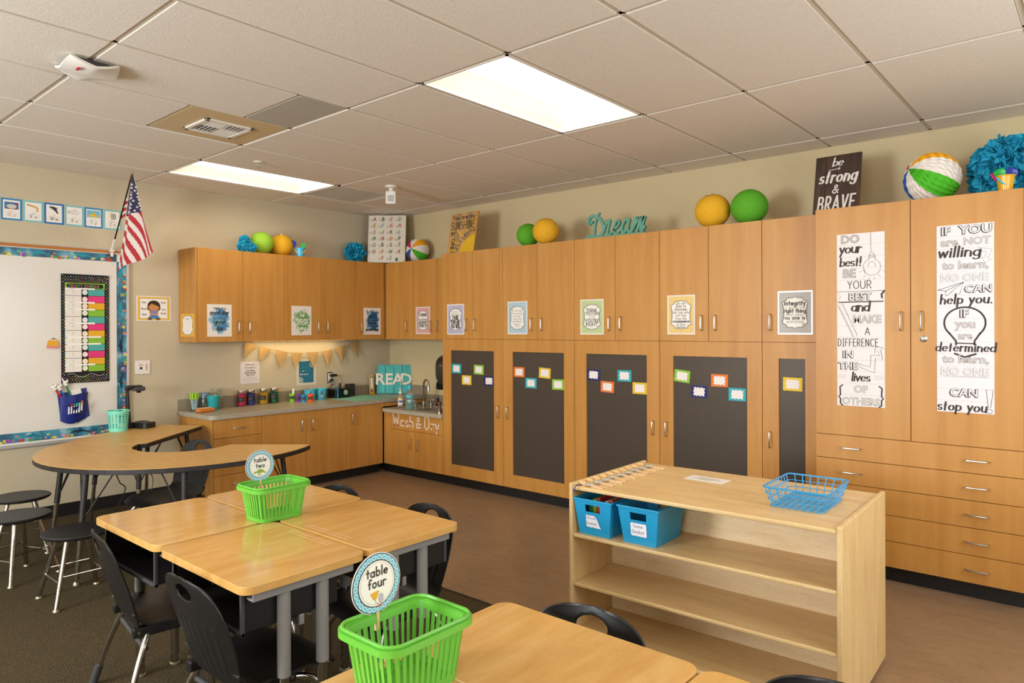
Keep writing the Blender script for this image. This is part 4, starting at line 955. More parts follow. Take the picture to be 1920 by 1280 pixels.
framed('quote_print', 'yellow-bordered print about being free to choose', (3.855, FT, 1.431), UX, .217, .282, '#e3c27a',
       [('you are', .765, .018, 'h', .06, g2), ('free to', .69, .020, 'h', .07, g2), ('choose,', .605, .025, 'h', .07, g2), ('but you are', .53, .019, 'h', .06, g2), ('not free', .455, .018, 'h', .06, g2), ('from the', .375, .018, 'h', .06, g2), ('consequence', .305, .021, 'h', .09, bk_), ('of your', .225, .019, 'h', .06, g2), ('choice.', .165, .018, 'h', .06, g2)], pat='stripe', c='#e9cd8f')
framed('quote_print', 'grey chevron integrity print on the narrow tall cabinet', (4.652, FT, 1.433), UX, .22, .281, '#cbc6c0',
       [('integrity', .67, .030, 'h', .1, '#4a4541'), ('is doing the', .585, .019, 'h', .05, g1), ('right thing', .50, .026, 'h', .1, '#4a4541'), ('even when', .425, .019, 'h', .05, g1), ('no one is', .345, .025, 'h', .09, '#4a4541'), ('watching', .265, .022, 'h', .05, g1)], pat='chevron', c='#87827d')
# yellow framed slip on the end panel
PE = ((.05, -2.395, 1.418), (1, 0, 0))
p = Poster('note_print', 'yellow patterned note print on the end of the wall cabinets', 'note print', (.048, -2.395, 1.416), UX, VZ, .265, .202, '#e0aa3a')
for i in range(9):
    for j in range(7):
        if not (1 < i < 7 and 0 < j < 6): p.poly(A(.016+.029*i, .014+.029*j, .006, .006, 0, 360, 8)[:-1], '#e8c878', 1, 'G')
B_ = bracket(.03, .012, .235, .19); p.poly(B_, '#ece6df', 3); p.line(B_, .0012, bk_, 4, True); p.text('Teacher', .13, .15, .014, '#6b645d', style='hand', hw=.06)
p.done()
# watercolour prints
def water(label, o, w, h, tones, lines, seed):
    p = Poster('watercolour_print', label, 'quote print', o, UY, VZ, w, h, '#e6ddd2', 'watercolour quote prints')
    R = random.Random(seed)
    p.poly(blob(w*.5, h*.5, w*.37, h*.36, .16, 70, seed, True), tones[0], 1, 'G'); p.poly(blob(w*.54, h*.53, w*.31, h*.31, .16, 60, seed+1, True), tones[1], 2, 'G')
    p.poly(blob(w*.62, h*.66, w*.2, h*.17, .3, 40, seed+2, True), tones[2], 3, 'G'); p.poly(blob(w*.58, h*.3, w*.22, h*.13, .35, 40, seed+3, True), tones[2], 3, 'G'); p.poly(blob(w*.45, h*.45, w*.16, h*.1, .3, 30, seed+5, True), tones[3], 4, 'G')
    for k in range(7):
        a = R.uniform(0, 6.28); x, y = w*.5+w*.36*cos(a), h*.5+h*.36*sin(a); p.poly(blob(x, y, .012, .018, .4, 14, k, True), tones[0], 1, 'G')
    for s_, x, y, sz, st, hw_, col, sl in lines:
        if st == 'b': p.text(s_, w*x, h*y, sz, col, style='brush', hw=hw_, slant=sl)
        elif st == 't': p.text(s_, w*x, h*y, sz, col, bold=hw_)
        else: p.text(s_, w*x, h*y, sz, col, style='hand', hw=hw_)
    p.done(gname='painted_wash')
water('blue watercolour print reading good day on the first wall cabinet', (FA, -2.294, 1.416), .224, .285, ('#93b4c4', '#5f97b8', '#4f83ad', '#6fa5b3'),
      [('TODAY IS A', .5, .84, .017, 'h', .1, '#4a4a48', 0), ('good day', .48, .69, .037, 'b', .08, '#2f2b2a', .15), ('to have a', .5, .54, .019, 'h', .07, '#4f5a60', 0), ('great', .5, .40, .038, 'b', .08, '#2f2b2a', .15), ('day.', .5, .20, .038, 'b', .08, '#2f2b2a', .15)], 5)
water('green watercolour print with white brush lettering on a wall cabinet', (FA, -1.47, 1.42), .22, .284, ('#9db68b', '#79a565', '#6c9c58', '#86ad74'),
      [('YOU ONLY', .5, .78, .026, 'h', .1, '#e9e6da', 0), ('fail', .52, .64, .032, 'b', .085, '#e9e6da', .15), ('when you', .5, .5, .030, 'b', .085, '#e9e6da', .15), ('STOP', .53, .35, .036, 't', .03, '#e9e6da', 0), ('trying.', .5, .19, .036, 'b', .085, '#e9e6da', .15)], 15)
water('dark blue watercolour print on the corner wall cabinet', (FA, -.618, 1.419), .226, .284, ('#8fb0c0', '#386c93', '#2f5f88', '#3f7498'),
      [('Be this day', .53, .81, .026, 'h', .08, '#28394a', 0), ('be', .52, .72, .022, 'h', .08, '#28394a', 0), ('BEST', .5, .60, .034, 't', .02, '#202b36', 0), ('of yourself,', .5, .5, .022, 'h', .08, '#28394a', 0), ('better', .5, .385, .034, 'b', .11, '#202b36', .1), ('than you were', .5, .29, .018, 'h', .08, '#28394a', 0), ('yesterday.', .5, .14, .034, 'b', .1, '#26231f', .15)], 25)
# name cards on the perforated doors
CC = {'teal': '#35a7b3', 'yellow': '#e3bf2f', 'green': '#8fbf3f', 'navy': '#232a66', 'orange': '#e2762f'}
DN = ('the cabinet next to the sink', 'the second tall cabinet from the sink', 'the third tall cabinet from the sink', 'the fourth tall cabinet from the sink', 'the narrow tall cabinet')
CARDS = [(0, 'teal', 1.668, 1.106, 0), (0, 'yellow', 1.800, 1.005, 0), (0, 'green', 1.954, 1.106, -1), (0, 'navy', 2.080, 1.009, 2), (1, 'orange', 2.433, 1.103, 0), (1, 'teal', 2.564, 1.014, 0), (1, 'yellow', 2.713, 1.105, -3), (1, 'green', 2.851, 1.016, 1),
         (2, 'navy', 3.202, 1.11, -2), (2, 'orange', 3.33, 1.022, -2), (2, 'teal', 3.484, 1.114, 0), (2, 'yellow', 3.617, 1.026, 0), (3, 'green', 3.964, 1.132, -6), (3, 'navy', 4.095, 1.028, -1), (3, 'orange', 4.246, 1.113, 0), (3, 'teal', 4.373, 1.024, 0), (4, 'yellow', 4.742, 1.112, -1)]
for d, c, x, z, a in CARDS:
    ca, sa = cos(radians(a)), sin(radians(a)); u = (ca, 0, sa); v = (-sa, 0, ca); w, h = .122, .086
    o = Vector((x, FT+.0118, z))-Vector(u)*w/2-Vector(v)*h/2
    p = Poster('name_card', c+'-bordered blank card on the perforated door of '+DN[d], 'card', o, u, v, w, h, CC[c], 'cards on the perforated doors', off=.001)
    q = []
    for i in range(10): q.append((.022+.078*i/10, .072+.004*sin(i*1.9)))
    for i in range(7): q.append((.102+.004*sin(i*2), .07-.054*i/7))
    for i in range(10): q.append((.102-.08*i/10, .014-.004*sin(i*1.9)))
    for i in range(7): q.append((.02-.004*sin(i*2), .014+.056*i/7))
    p.poly(q, '#e9e1db', 2); p.done('scalloped_panel')
# the two long paper banners
G_ = '#a39d98'; DK = '#3a302b'
def outl(p, s_, cx, y, sz, fill, edge, shadow=None, sx=1.0, al='c', hand_=False):
    if shadow: p.text(s_, cx-.0035, y-.002, sz, shadow, 3, bold=.045, sx=sx, align=al)
    p.text(s_, cx, y, sz, edge, 4, bold=.04, sx=sx, align=al)
    p.text(s_, cx, y, sz, fill, 5, bold=.012, sx=sx, align=al)
p = Poster('paper_banner', 'long paper banner starting do your best on the drawer cabinet', 'banner', (5.049, FR, 1.011), UX, VZ, .26, 1.022, '#e5dedb', 'paper banners on the drawer cabinet')
for k in range(1, 15): p.line([(0, 1.022*k/15), (.26, 1.022*k/15)], .0006, '#b9b3b4', 1)
Y = lambda k: 1.022*(15-k)/15+.014
outl(p, 'DO', .075, Y(1), .048, '#bdb6b1', '#7d766f'); p.text('your', .075, Y(2)+.01, .056, DK, style='brush', hw=.078, slant=.12); p.text('best!', .075, Y(3), .050, DK, style='brush', hw=.078, slant=.1); outl(p, 'BE', .07, Y(4), .05, '#bdb6b1', '#7d766f')
p.text('YOUR', .125, Y(5), .046, DK, style='hand', hw=.04); p.line([(.003, Y(6)-.008), (.02, Y(6)+.022), (.003, Y(6)+.052), (.255, Y(6)+.052), (.24, Y(6)+.022), (.255, Y(6)-.008)], .0009, DK, 3, True); p.line([(.012, Y(6)-.010), (.25, Y(6)-.010)], .0028, DK, 4)
p.line([(.257, Y(6)+.05), (.243, Y(6)+.03), (.246, Y(6)+.012)], .005, DK, 4); outl(p, 'BEST', .13, Y(6)+.002, .042, '#e5dedb', DK, DK)
p.text('and', .13, Y(7)+.004, .056, DK, style='brush', hw=.078, slant=.12); outl(p, 'MAKE', .166, Y(8)+.002, .045, '#c3bcb7', '#958e88', sx=.95); p.text('A', .168, Y(9), .042, DK, style='hand', hw=.045); p.text('DIFFERENCE', .115, Y(10), .044, DK, style='hand', hw=.04, fit=.205)
outl(p, 'IN', .062, Y(11), .042, '#e5dedb', DK, DK); outl(p, 'THE', .062, Y(12), .042, '#e5dedb', DK, DK); p.text('lives', .13, Y(13), .05, DK, style='brush', hw=.078, slant=.12); outl(p, 'OF', .13, Y(14), .042, '#cfc8c3', '#8d867f'); outl(p, 'OTHERS', .13, Y(15)-.004, .042, '#cfc8c3', '#8d867f', sx=.95)
e = lambda pts, hw_=.0008, c=DK, cl=False: p.line(pts, hw_, c, 3, cl, 'G')
bx, by = .192, Y(4)+.055
e([(.186, 1.02), (.188, by+.088)]); e(A(bx, by, .047, .048, 112, 428, 24)); e([(bx-.016, by+.045), (bx-.015, by+.07), (bx+.016, by+.07), (bx+.018, by+.045)], .0012); e(A(bx, by+.07, .012, .018, 0, 180)); e(A(bx, by+.01, .02, .022, 200, -20, 8)); e(A(bx-.01, by-.012, .03, .03, 170, 220)); e([(bx-.016, by+.058), (bx+.017, by+.06)], .0012)
for a in (200, 232, 258, 282, 310, 338): e([(bx+.056*cos(radians(a)), by+.058*sin(radians(a))), (bx+.074*cos(radians(a)), by+.078*sin(radians(a)))], .0006)
r = [(.006, Y(7)+.038), (.03, Y(7)+.05), (.112, Y(9)-.002), (.092, Y(9)-.016)]; e(r, .001, DK, True)
for k in range(14): q = k/14; e([(r[0][0]+(r[3][0]-r[0][0])*q, r[0][1]+(r[3][1]-r[0][1])*q), (r[0][0]+(r[3][0]-r[0][0])*q+.009, r[0][1]+(r[3][1]-r[0][1])*q+.004)], .0006)
z1, z2 = Y(11), Y(12); e([(.12, z2+.032), (.128, z2+.012), (.205, z2-.018), (.21, z1+.0), (.248, z1-.008), (.238, z1+.046), (.252, z1+.06), (.212, z1+.072), (.206, z1+.03), (.224, z1+.042), (.232, z1+.016), (.186, z1+.018), (.182, z2+.015)], .0012, DK, True)
for x0 in (.004, .204):
    for j in range(4): e([(x0, Y(13)+.012+.007*j), (x0+.05, Y(13)+.012+.007*j)], .0008, '#bdb6b8')
e([(.03, Y(14)+.04), (.016, Y(14)+.03), (.018, Y(14)-.02), (.008, Y(14)-.03), (.018, Y(14)-.04), (.018, Y(15)-.002), (.03, Y(15)-.012)], .004); e([(.23, Y(14)+.04), (.244, Y(14)+.03), (.242, Y(14)-.02), (.252, Y(14)-.03), (.242, Y(14)-.04), (.242, Y(15)-.002), (.23, Y(15)-.012)], .004)
p.done(gname='drawn_print')
p = Poster('paper_banner', 'long paper banner starting if you are not willing', 'banner', (5.569, FR, 1.013), UX, VZ, .263, 1.021, '#e4dedf', 'paper banners on the drawer cabinet')
for k in range(1, 16): p.line([(0, 1.021*k/16), (.263, 1.021*k/16)], .0006, '#b9b3b8', 1)
Y = lambda k: 1.021*(16-k)/16+.012
outl(p, 'IF', .045, Y(1), .044, '#e4dedf', DK, DK); outl(p, 'YOU', .178, Y(1), .046, '#e4dedf', DK, DK, sx=1.1); outl(p, 'are', .06, Y(2)+.002, .045, '#c9c2bf', '#8d867f'); outl(p, 'NOT', .187, Y(2)+.004, .04, '#c9c2bf', '#8d867f'); p.text('willing', .105, Y(3)+.006, .055, DK, style='brush', hw=.078, slant=.15, fit=.175)
outl(p, 'to learn,', .132, Y(4)+.003, .043, '#c9c2bf', '#8d867f', sx=1.05); outl(p, 'NO ONE', .13, Y(5)+.002, .04, '#e4dedf', '#a9a2a0', '#c9c2c2'); outl(p, 'CAN', .192, Y(6)+.002, .04, '#e4dedf', DK, DK, sx=1.05); p.text('help you.', .135, Y(7)+.006, .05, DK, style='brush', hw=.078, slant=.12, fit=.21)
outl(p, 'IF', .13, Y(8)-.004, .042, '#e4dedf', DK, DK); outl(p, 'you', .13, Y(9)+.002, .045, '#c9c2bf', '#8d867f'); outl(p, 'are', .132, Y(10)+.004, .04, '#c9c2bf', '#8d867f', sx=.9); p.text('determined', .132, Y(11)+.002, .046, DK, style='brush', hw=.078, slant=.12, fit=.245)
outl(p, 'to learn,', .132, Y(12)+.003, .043, '#c9c2bf', '#8d867f', sx=1.05); outl(p, 'NO ONE', .13, Y(13)+.002, .04, '#e4dedf', '#a9a2a0', '#c9c2c2'); outl(p, 'CAN', .125, Y(15)+.012, .044, '#e4dedf', DK, DK); p.text('stop you', .115, Y(16)-.002, .05, DK, style='brush', hw=.078, slant=.12, fit=.2)
e([(.19, Y(3)+.048), (.255, Y(3)+.036), (.235, Y(3)-.012), (.252, Y(3)-.018), (.222, Y(3)-.036), (.208, Y(3)-.002), (.222, Y(3)-.004), (.23, Y(3)+.022), (.195, Y(3)+.03)], .0008, '#6f6862', True)
e([(.005, Y(6)+.018), (.127, Y(6)+.058), (.108, Y(6)-.006), (.07, Y(6)+.006), (.127, Y(6)+.056), (.042, Y(6)+.012), (.005, Y(6)+.018)], .0013); e([(.042, Y(6)+.012), (.042, Y(6)-.018), (.07, Y(6)+.006)], .0013)
bx, by = .13, Y(9)+.028; e(A(bx, by, .095, .085, -42, 222, 24), .0045); e([(bx-.07, by-.057), (bx-.04, by-.098), (bx-.04, by-.118)], .0045); e([(bx+.07, by-.057), (bx+.045, by-.098), (bx+.045, by-.118)], .0045); e([(bx-.035, by-.11), (bx+.045, by-.112)], .003)
e([(bx-.045, Y(11)-.012), (bx, Y(11)-.03), (bx+.05, Y(11)-.012)], .005); e(A(bx, Y(11)-.03, .022, .014, 180, 360), .003); e([(.03, Y(13)-.006), (.23, Y(13)-.008)], .0009, '#8d867f')
e([(.226, Y(15)+.055), (.258, Y(15)+.055), (.246, Y(16)+.024), (.236, Y(16)+.024)], .0011, DK, True); e(A(.241, Y(16)+.004, .012, .012), .0011)
p.done(gname='drawn_print')
# ================================================================ on top of the cabinets
def paper_mat(name, c, tr=.3):
    return mat(name, c, .75, spec=.2, Subsurface_Weight=0.0)
LGREEN, LYEL, LLIME = paper_mat('green_lantern_paper', '#5aa52a'), paper_mat('yellow_lantern_paper', '#e0a928'), paper_mat('lime_lantern_paper', '#93c03a')
def lantern(c, r, m, label, tilt=(0, 0, 1)):
    c = Vector(c); n = 44; pr = []; ax = Vector(tilt).normalized()
    for i in range(n+1):
        a = -pi/2+.26+(pi-.52)*i/n; k = 1-.014*(.5+.5*cos(i*pi)) ; pr.append((r*cos(a)*k, r*.96*sin(a)))
    T = thing('paper_lantern', label, 'paper lantern', c-Vector((0, 0, r*.95)), 'paper lanterns on the cabinets')
    MB().lathe(pr, c, m, 40, ax, closed=False).build('paper_shade', T)
    f = MB(); rr = r*cos(-pi/2+.26); e = ax.orthogonal().normalized(); q = ax.cross(e)
    for s_ in (-1, 1): f.tube([c+ax*s_*r*.96*sin(pi/2-.26)+(e*cos(2*pi*k/24)+q*sin(2*pi*k/24))*rr for k in range(24)], .0018, CHROME, 5, True)
    f.build('wire_ring', T)
lantern((.168, -1.69, TOP+.108), .112, LLIME, 'lime green paper lantern next to the turquoise tissue flowers')
lantern((.125, -1.452, TOP+.112), .112, LYEL, 'yellow paper lantern between the lime lantern and the toy bucket', (.15, -.1, 1))
lantern((2.462, -.48, TOP+.098), .103, LGREEN, 'green paper lantern behind a yellow one near the sunshine sign', (.2, .1, 1))
lantern((2.694, -.53, TOP+.106), .112, LYEL, 'yellow paper lantern in front of the green one near the sunshine sign', (-.2, -.25, 1))
lantern((4.143, -.452, TOP+.121), .125, LYEL, 'large yellow paper lantern near the brown brave sign', (-.1, -.35, 1))
lantern((4.402, -.43, TOP+.122), .126, LGREEN, 'large green paper lantern near the brown brave sign', (0, 0, 1))
TISS = paper_mat('turquoise_tissue', '#2aa0c2')
def pompom(cs, label, n=150, fl=TOP):
    f = MB(); R = random.Random(len(label)); cc = Vector(cs[0][0]); low = min(c[2]-r for c, r in cs)
    for c, r in cs:
        c = Vector(c)
        f.sphere(c, r*.62, TISS, 10, 7)
        for k in range(n):
            zz = 1-2*(k+.5)/n; ph = k*2.39996; d = Vector((sqrt(1-zz*zz)*cos(ph), sqrt(1-zz*zz)*sin(ph), zz))
            d = (d+Vector((R.uniform(-1, 1), R.uniform(-1, 1), R.uniform(-1, 1)))*.18).normalized()
            a = d.orthogonal().normalized(); a = (a*cos(R.uniform(0, 6.3))+d.cross(a)*sin(R.uniform(0, 6.3))).normalized(); b2 = d.cross(a)
            L = r*R.uniform(.88, 1.06); w = r*R.uniform(.22, .34); vs = []
            for i in range(4):
                t_ = i/3; rad = r*.45+(L-r*.45)*t_; ww = w*(.35+.65*sin(pi*(.15+.72*t_)))*(1 if i < 3 else .55)
                cup = .25*w*(1 if i % 2 else -.4)
                for s_ in (-1, 0, 1): vs.append(c+d*(rad-(abs(s_)*.12*w if i < 3 else -.0)+(R.uniform(-.05, .05)*r if i == 3 else 0))+a*s_*ww+b2*(cup*(1-abs(s_))+R.uniform(-.05, .05)*w))
            fs = [(3*i+j, 3*i+j+1, 3*i+j+4, 3*i+j+3) for i in range(3) for j in range(2)]
            vs = [Vector((v.x, v.y, max(v.z, fl+.001))) for v in vs]
            f.add(vs, fs, TISS)
    f.build('tissue_flower', None, label, 'tissue flower', 'turquoise tissue flowers', org=(cc.x, cc.y, low))
pompom([((.245, -1.92, TOP+.052), .055), ((.27, -1.845, TOP+.046), .05), ((.2, -1.875, TOP+.11), .058)], 'cluster of three small turquoise tissue flowers at the end of the wall cabinets', 70)
pompom([((.14, -.59, TOP+.108), .120)], 'turquoise tissue flower near the corner alphabet board', 130)
pompom([((5.845, -.265, TOP+.188), .195)], 'large turquoise tissue flower behind the yellow toy bucket', 300, TOP+.008)
# toy buckets with sand tools
def bucket(c, r, h, m, mh, label, hl):
    T = thing('toy_bucket', label, 'toy bucket', c); c = Vector(c)
    MB().lathe([(r*.72, .001), (r*.97, h*.93), (r*1.08, h*.93), (r*1.08, h), (r*.95, h), (r*.69, .004), (0, .004)], c, m, 26).build('pail', T, smooth=True)
    MB().tube([c+Vector((0, 0, h*.9))+Vector(hl)*r*1.06*cos(t_)+Vector((hl[1]*.55, -hl[0]*.55, -.83))*r*1.25*sin(t_) for t_ in [pi*k/14 for k in range(15)]], r*.1, mh, 8).build('handle', T, smooth=True)
    return T
def shovel(base, tip, r, m, label, rake=False, face=(.757, -.653, 0)):
    base, tip = Vector(base), Vector(tip); d = (tip-base).normalized(); a = Vector((.757, .653, 0)); a = (a-d*a.dot(d)).normalized(); n_ = d.cross(a)
    f = MB(); f.tube([base, base+(tip-base)*.6], r*.18, m, 8)
    P = Pl(base+(tip-base)*.55, a, d); L = (tip-base).length*.45
    if rake: f.prism([(-r*.7, 0), (r*.7, 0), (r*.9, L*.75), (r*.75, L), (r*.5, L*.8), (r*.25, L), (0, L*.8), (-r*.25, L), (-r*.5, L*.8), (-r*.75, L), (-r*.9, L*.75)], P, -.002, .002, m)
    else: f.sheet(lambda u, v: P(r*(2*u-1)*sqrt(max(0, 1-(2*v-1)**2))*.999, L*v, -r*.25*(1-(2*u-1)**2)*(1-(2*v-1)**2)), 10, 10, .002, m)
    f.build('sand_rake' if rake else 'sand_shovel', None, label, 'sand toy', smooth=True)
SKYP, YELP, NAVYP, GRNP, PINKP = mat('sky_plastic', '#45b6da', .25), mat('yellow_plastic', '#e2aa1c', .22), mat('navy_plastic', '#2c3b9c', .3), mat('green_toy_plastic', '#22b04c', .3), mat('pink_plastic', '#d93a72', .3)
bucket((.24, -1.318, TOP), .046, .088, SKYP, YELP, 'small sky blue toy bucket on the wall cabinets', (.5, .866, 0))
shovel((.225, -1.335, TOP+.02), (.20, -1.385, TOP+.16), .03, NAVYP, 'navy toy shovel standing in the sky blue bucket')
shovel((.245, -1.30, TOP+.02), (.225, -1.27, TOP+.145), .026, GRNP, 'green toy rake standing in the sky blue bucket', True)
TZ = TOP+.008
bucket((5.872, -.60, TZ), .043, .088, YELP, SKYP, 'yellow toy bucket on the drawer cabinet before the tissue flower', (.757, .653, 0))
shovel((5.868, -.595, TZ+.02), (5.845, -.62, TZ+.128), .032, GRNP, 'green toy shovel in the yellow bucket')
shovel((5.88, -.58, TZ+.02), (5.905, -.565, TZ+.135), .032, NAVYP, 'navy toy scoop in the yellow bucket')
shovel((5.86, -.61, TZ+.02), (5.815, -.62, TZ+.108), .016, PINKP, 'pink toy tool leaning out of the yellow bucket', True)
# honeycomb paper balls
def honeyball(c, r, ax, label, rot):
    c = Vector(c); ax = Vector(ax).normalized(); e = Vector((0, 0, 1)); e = (e-ax*e.dot(ax)).normalized(); q = ax.cross(e)
    W = paper_mat('white_tissue', '#e6ddd3'); mats = [paper_mat('amber_tissue', '#eaa51e'), W, paper_mat('leaf_tissue', '#4fb52a'), W, paper_mat('royal_tissue', '#2f62ae'), W, paper_mat('magenta_tissue', '#d02c66'), W]
    f = MB(); n, k = 64, 20
    def pt(i, j):
        a = -2*pi*i/n-rot; th = pi*j/k; rr = r*(1-.03*(1 if (i+j) % 2 else 0)-.035*(1 if i % 2 else 0))
        return c+(ax*cos(th)+(e*cos(a)+q*sin(a))*sin(th))*rr
    for i in range(n):
        seg = mats[int(i/n*8) % 8]
        for j in range(k):
            f.add([pt(i, j), pt(i+1, j), pt(i+1, j+1), pt(i, j+1)], [(0, 1, 2, 3)], seg)
    f.build('honeycomb_ball', None, label, 'paper ball', 'honeycomb paper balls', org=c-Vector((0, 0, r)))
honeyball((.672, -.165, TOP+.127), .126, (.276, -.954, .09), 'multicolored honeycomb paper ball beside the corner alphabet board', radians(22))
honeyball((5.505, -.45, TZ+.15), .152, (-.686, -.623, .38), 'multicolored honeycomb paper ball beside the large tissue flower', radians(8))
# alphabet board leaning in the corner
o = Vector((.205, -.468, TOP+.003)); u = Vector((.31, .265, 0)).normalized(); v = Vector((-.13, .115, 1)).normalized()
v = (v-u*v.dot(u)).normalized(); w, h = .405, .528
p = Poster('alphabet_board', 'white alphabet board with faint animals leaning in the corner', 'alphabet board', o, u, v, w, h, '#ddd3c2', th=.018, off=0)
R = random.Random(9)
LT = ['ABCD', 'EFGH', 'IJKL', 'MNOP', 'QRST', 'UVWX', '.YZ']; LC = dict(zip('ABCDEFGHIJKLMNOPQRSTUVWXYZ', ['#b8313e', '#3a3a3a', '#b8313e', '#6f8f3a', '#c96a2a', '#5f93b0', '#b8313e', '#c9502f', '#b8313e', '#8f8f2f', '#4a4744', '#5f93b0', '#4f8a3a', '#b8313e', '#c9772f', '#33312f', '#5f93b0', '#3f3d3b', '#4a4744', '#4a4744', '#8f3a2f', '#cf6a2a', '#4f8a3a', '#b8313e', '#b8313e', '#5f93b0']))
for r_, row in enumerate(LT):
    for c_, ch in enumerate(row):
        x, y = .068+.091*c_, h-.062-.0725*r_
        if ch == '.': continue
        ax_, ay = x-.03+R.uniform(-.005, .01), y+.012
        p.poly(blob(ax_, ay, .026, .013, .25, 22, R.random()), '#c5bda6', 1, 'G'); p.poly(blob(ax_+.024, ay+.012, .009, .008, .3, 12, R.random()), '#c5bda6', 1, 'G')
        for q in (-.016, .0, .014): p.line([(ax_+q, ay-.004), (ax_+q+.002, ay-.022)], .0028, '#c5bda6', 1, to='G')
        p.text(ch, x, y, .04, LC[ch], 3, style='hand', hw=.085, sx=.95)
p.rect(.3, .012, .328, .05, '#3a7a4a', 2, 'G'); p.done(gname='animal_print')
# sunshine sign
o = Vector((1.395, -.42, TOP+.003)); w, h = .36, .405; v = Vector((.02, .17, 1)).normalized()
p = Poster('sunshine_sign', 'wooden you are my sunshine sign leaning on the back wall', 'sign', o, UX, v, w, h, '#b98d56', th=.016, off=0)
for i, c in enumerate(('#c0935a', '#a5855a', '#c49a66', '#a0815a', '#c29052')): p.rect(w*i/5+.0005, 0, w*(i+1)/5-.0005, h, c, 1)
Rr = .185; p.poly([(w, 0)]+A(w, 0, Rr, Rr*.97, 180, 90, 14), '#d9ad20', 2)
for a in (100, 118, 136, 155, 172): p.poly([(w+Rr*1.28*cos(radians(a-2.5)), Rr*1.28*sin(radians(a-2.5))), (w+Rr*1.9*cos(radians(a-1.5)), Rr*1.9*sin(radians(a-1.5))), (w+Rr*1.9*cos(radians(a+1.5)), Rr*1.9*sin(radians(a+1.5))), (w+Rr*1.28*cos(radians(a+2.5)), Rr*1.28*sin(radians(a+2.5)))], '#d9ad20', 2)
p.text('You are my', .175, .345, .040, bk_, style='hand', hw=.08, fit=.31); p.text('SUNSHINE', .175, .245, .075, bk_, style='hand', hw=.045, fit=.30); p.text('MY', .055, .185, .04, bk_, style='hand', hw=.07)
p.text('ONLY', .045, .155, .05, bk_, style='type', bold=.02, rot=-pi/2, align='l', sx=.85)
for i, ch in enumerate('sunshine'):
    a = radians(168-10.2*i); p.text(ch, w+(Rr+.025)*cos(a), (Rr+.025)*sin(a), .042, bk_, style='hand', hw=.06, rot=a-pi/2)
p.line(A(w, 0, Rr*1.42, Rr*1.42, 178, 138, 10), .0013, bk_); p.line(A(w, 0, Rr*1.32, Rr*1.3, 180, 165, 5), .0013, bk_); p.done()
# dream sign
o = Vector((3.045, -.45, TOP+.001)); DT = mat('seafoam_paint', '#5d9a84', .5)
T = thing('dream_sign', 'sea-green cut-out word sign reading Dream', 'sign', (3.33, -.45, TOP))
MB().box(3.04, -.475, TOP+.001, 3.60, -.425, TOP+.026, DT).build('base_bar', T, bevel=.004)
P = Pl((3.06, -.458, TOP+.024), UX, VZ); f = MB()
def sm(pts, n=6):
    out = []; N = len(pts)
    for i in range(N-1):
        p0, p1, p2, p3 = pts[max(i-1, 0)], pts[i], pts[i+1], pts[min(i+2, N-1)]
        for k in range(n):
            t_ = k/n; out.append(tuple(.5*((2*p1[d])+(-p0[d]+p2[d])*t_+(2*p0[d]-5*p1[d]+4*p2[d]-p3[d])*t_*t_+(-p0[d]+3*p1[d]-3*p2[d]+p3[d])*t_**3) for d in range(len(p1))))
    return out+[pts[-1]]
strokes = [([(.05, .125), (.018, .112), (.02, .152), (.06, .172), (.11, .155), (.15, .11), (.165, .06), (.14, .012), (.09, .002), (.03, .006), (.015, .014)], .012), ([(.118, .185), (.095, .15), (.08, .1), (.075, .05), (.068, .008)], .009),
           ([(.165, .055), (.205, .11)], .006), ([(.188, .118), (.205, .112), (.215, .122)], .010), ([(.222, .118), (.205, .06), (.2, .012), (.225, .014), (.27, .055)], .009), ([(.262, .042), (.30, .075), (.306, .105), (.286, .112), (.262, .07), (.258, .03), (.28, .006), (.31, .03), (.335, .06)], .0085),
           ([(.385, .10), (.37, .112), (.34, .075), (.332, .035), (.35, .012), (.376, .04), (.395, .09), (.398, .105)], .009), ([(.398, .108), (.385, .04), (.398, .012), (.43, .045), (.455, .112)], .009), ([(.455, .115), (.44, .06), (.42, .006)], .009), ([(.43, .03), (.47, .09), (.49, .118), (.488, .07), (.465, .006)], .009), ([(.475, .03), (.512, .09), (.534, .118), (.52, .07), (.502, .02), (.515, .012), (.532, .04)], .010)]
for k_, (pts, hw_) in enumerate(strokes): f.ribbon(P, sm(pts), hw_*1.08, .0005*k_, DT, c0=-.018-.0004*k_)
f.build('cut_out_word', T)
# brave sign
o = Vector((4.828, -.43, TOP+.003)); w, h = .275, .405; v = Vector((0, .22, 1)).normalized()
BR = wood('dark_stained_boards', '#2c1c14', '#3d281c', '#5a3c28', (14, 6, 1.5), .55)
p = Poster('brave_sign', 'dark brown board sign with white be strong and brave lettering', 'sign', o, UX, v, w, h, th=.018, off=0, sheet=BR)
for k in (1, 2, 3): p.line([(w*k/4, .002), (w*k/4, h-.002)], .0011, '#1c120d', 1)
WH = '#ded6cb'
p.text('be', .135, .332, .055, WH, style='brush', hw=.075, slant=.2); p.line([(.085, .305), (.15, .312)], .0022, WH); p.line([(.142, .319), (.152, .312), (.143, .304)], .002, WH)
p.text('strong', .14, .222, .082, WH, style='brush', hw=.075, slant=.2, fit=.19); p.text('&', .13, .145, .055, WH, style='hand', hw=.07, slant=.15); p.text('BRAVE', .137, .03, .095, WH, style='hand', hw=.06, slant=.08, fit=.2); p.done()

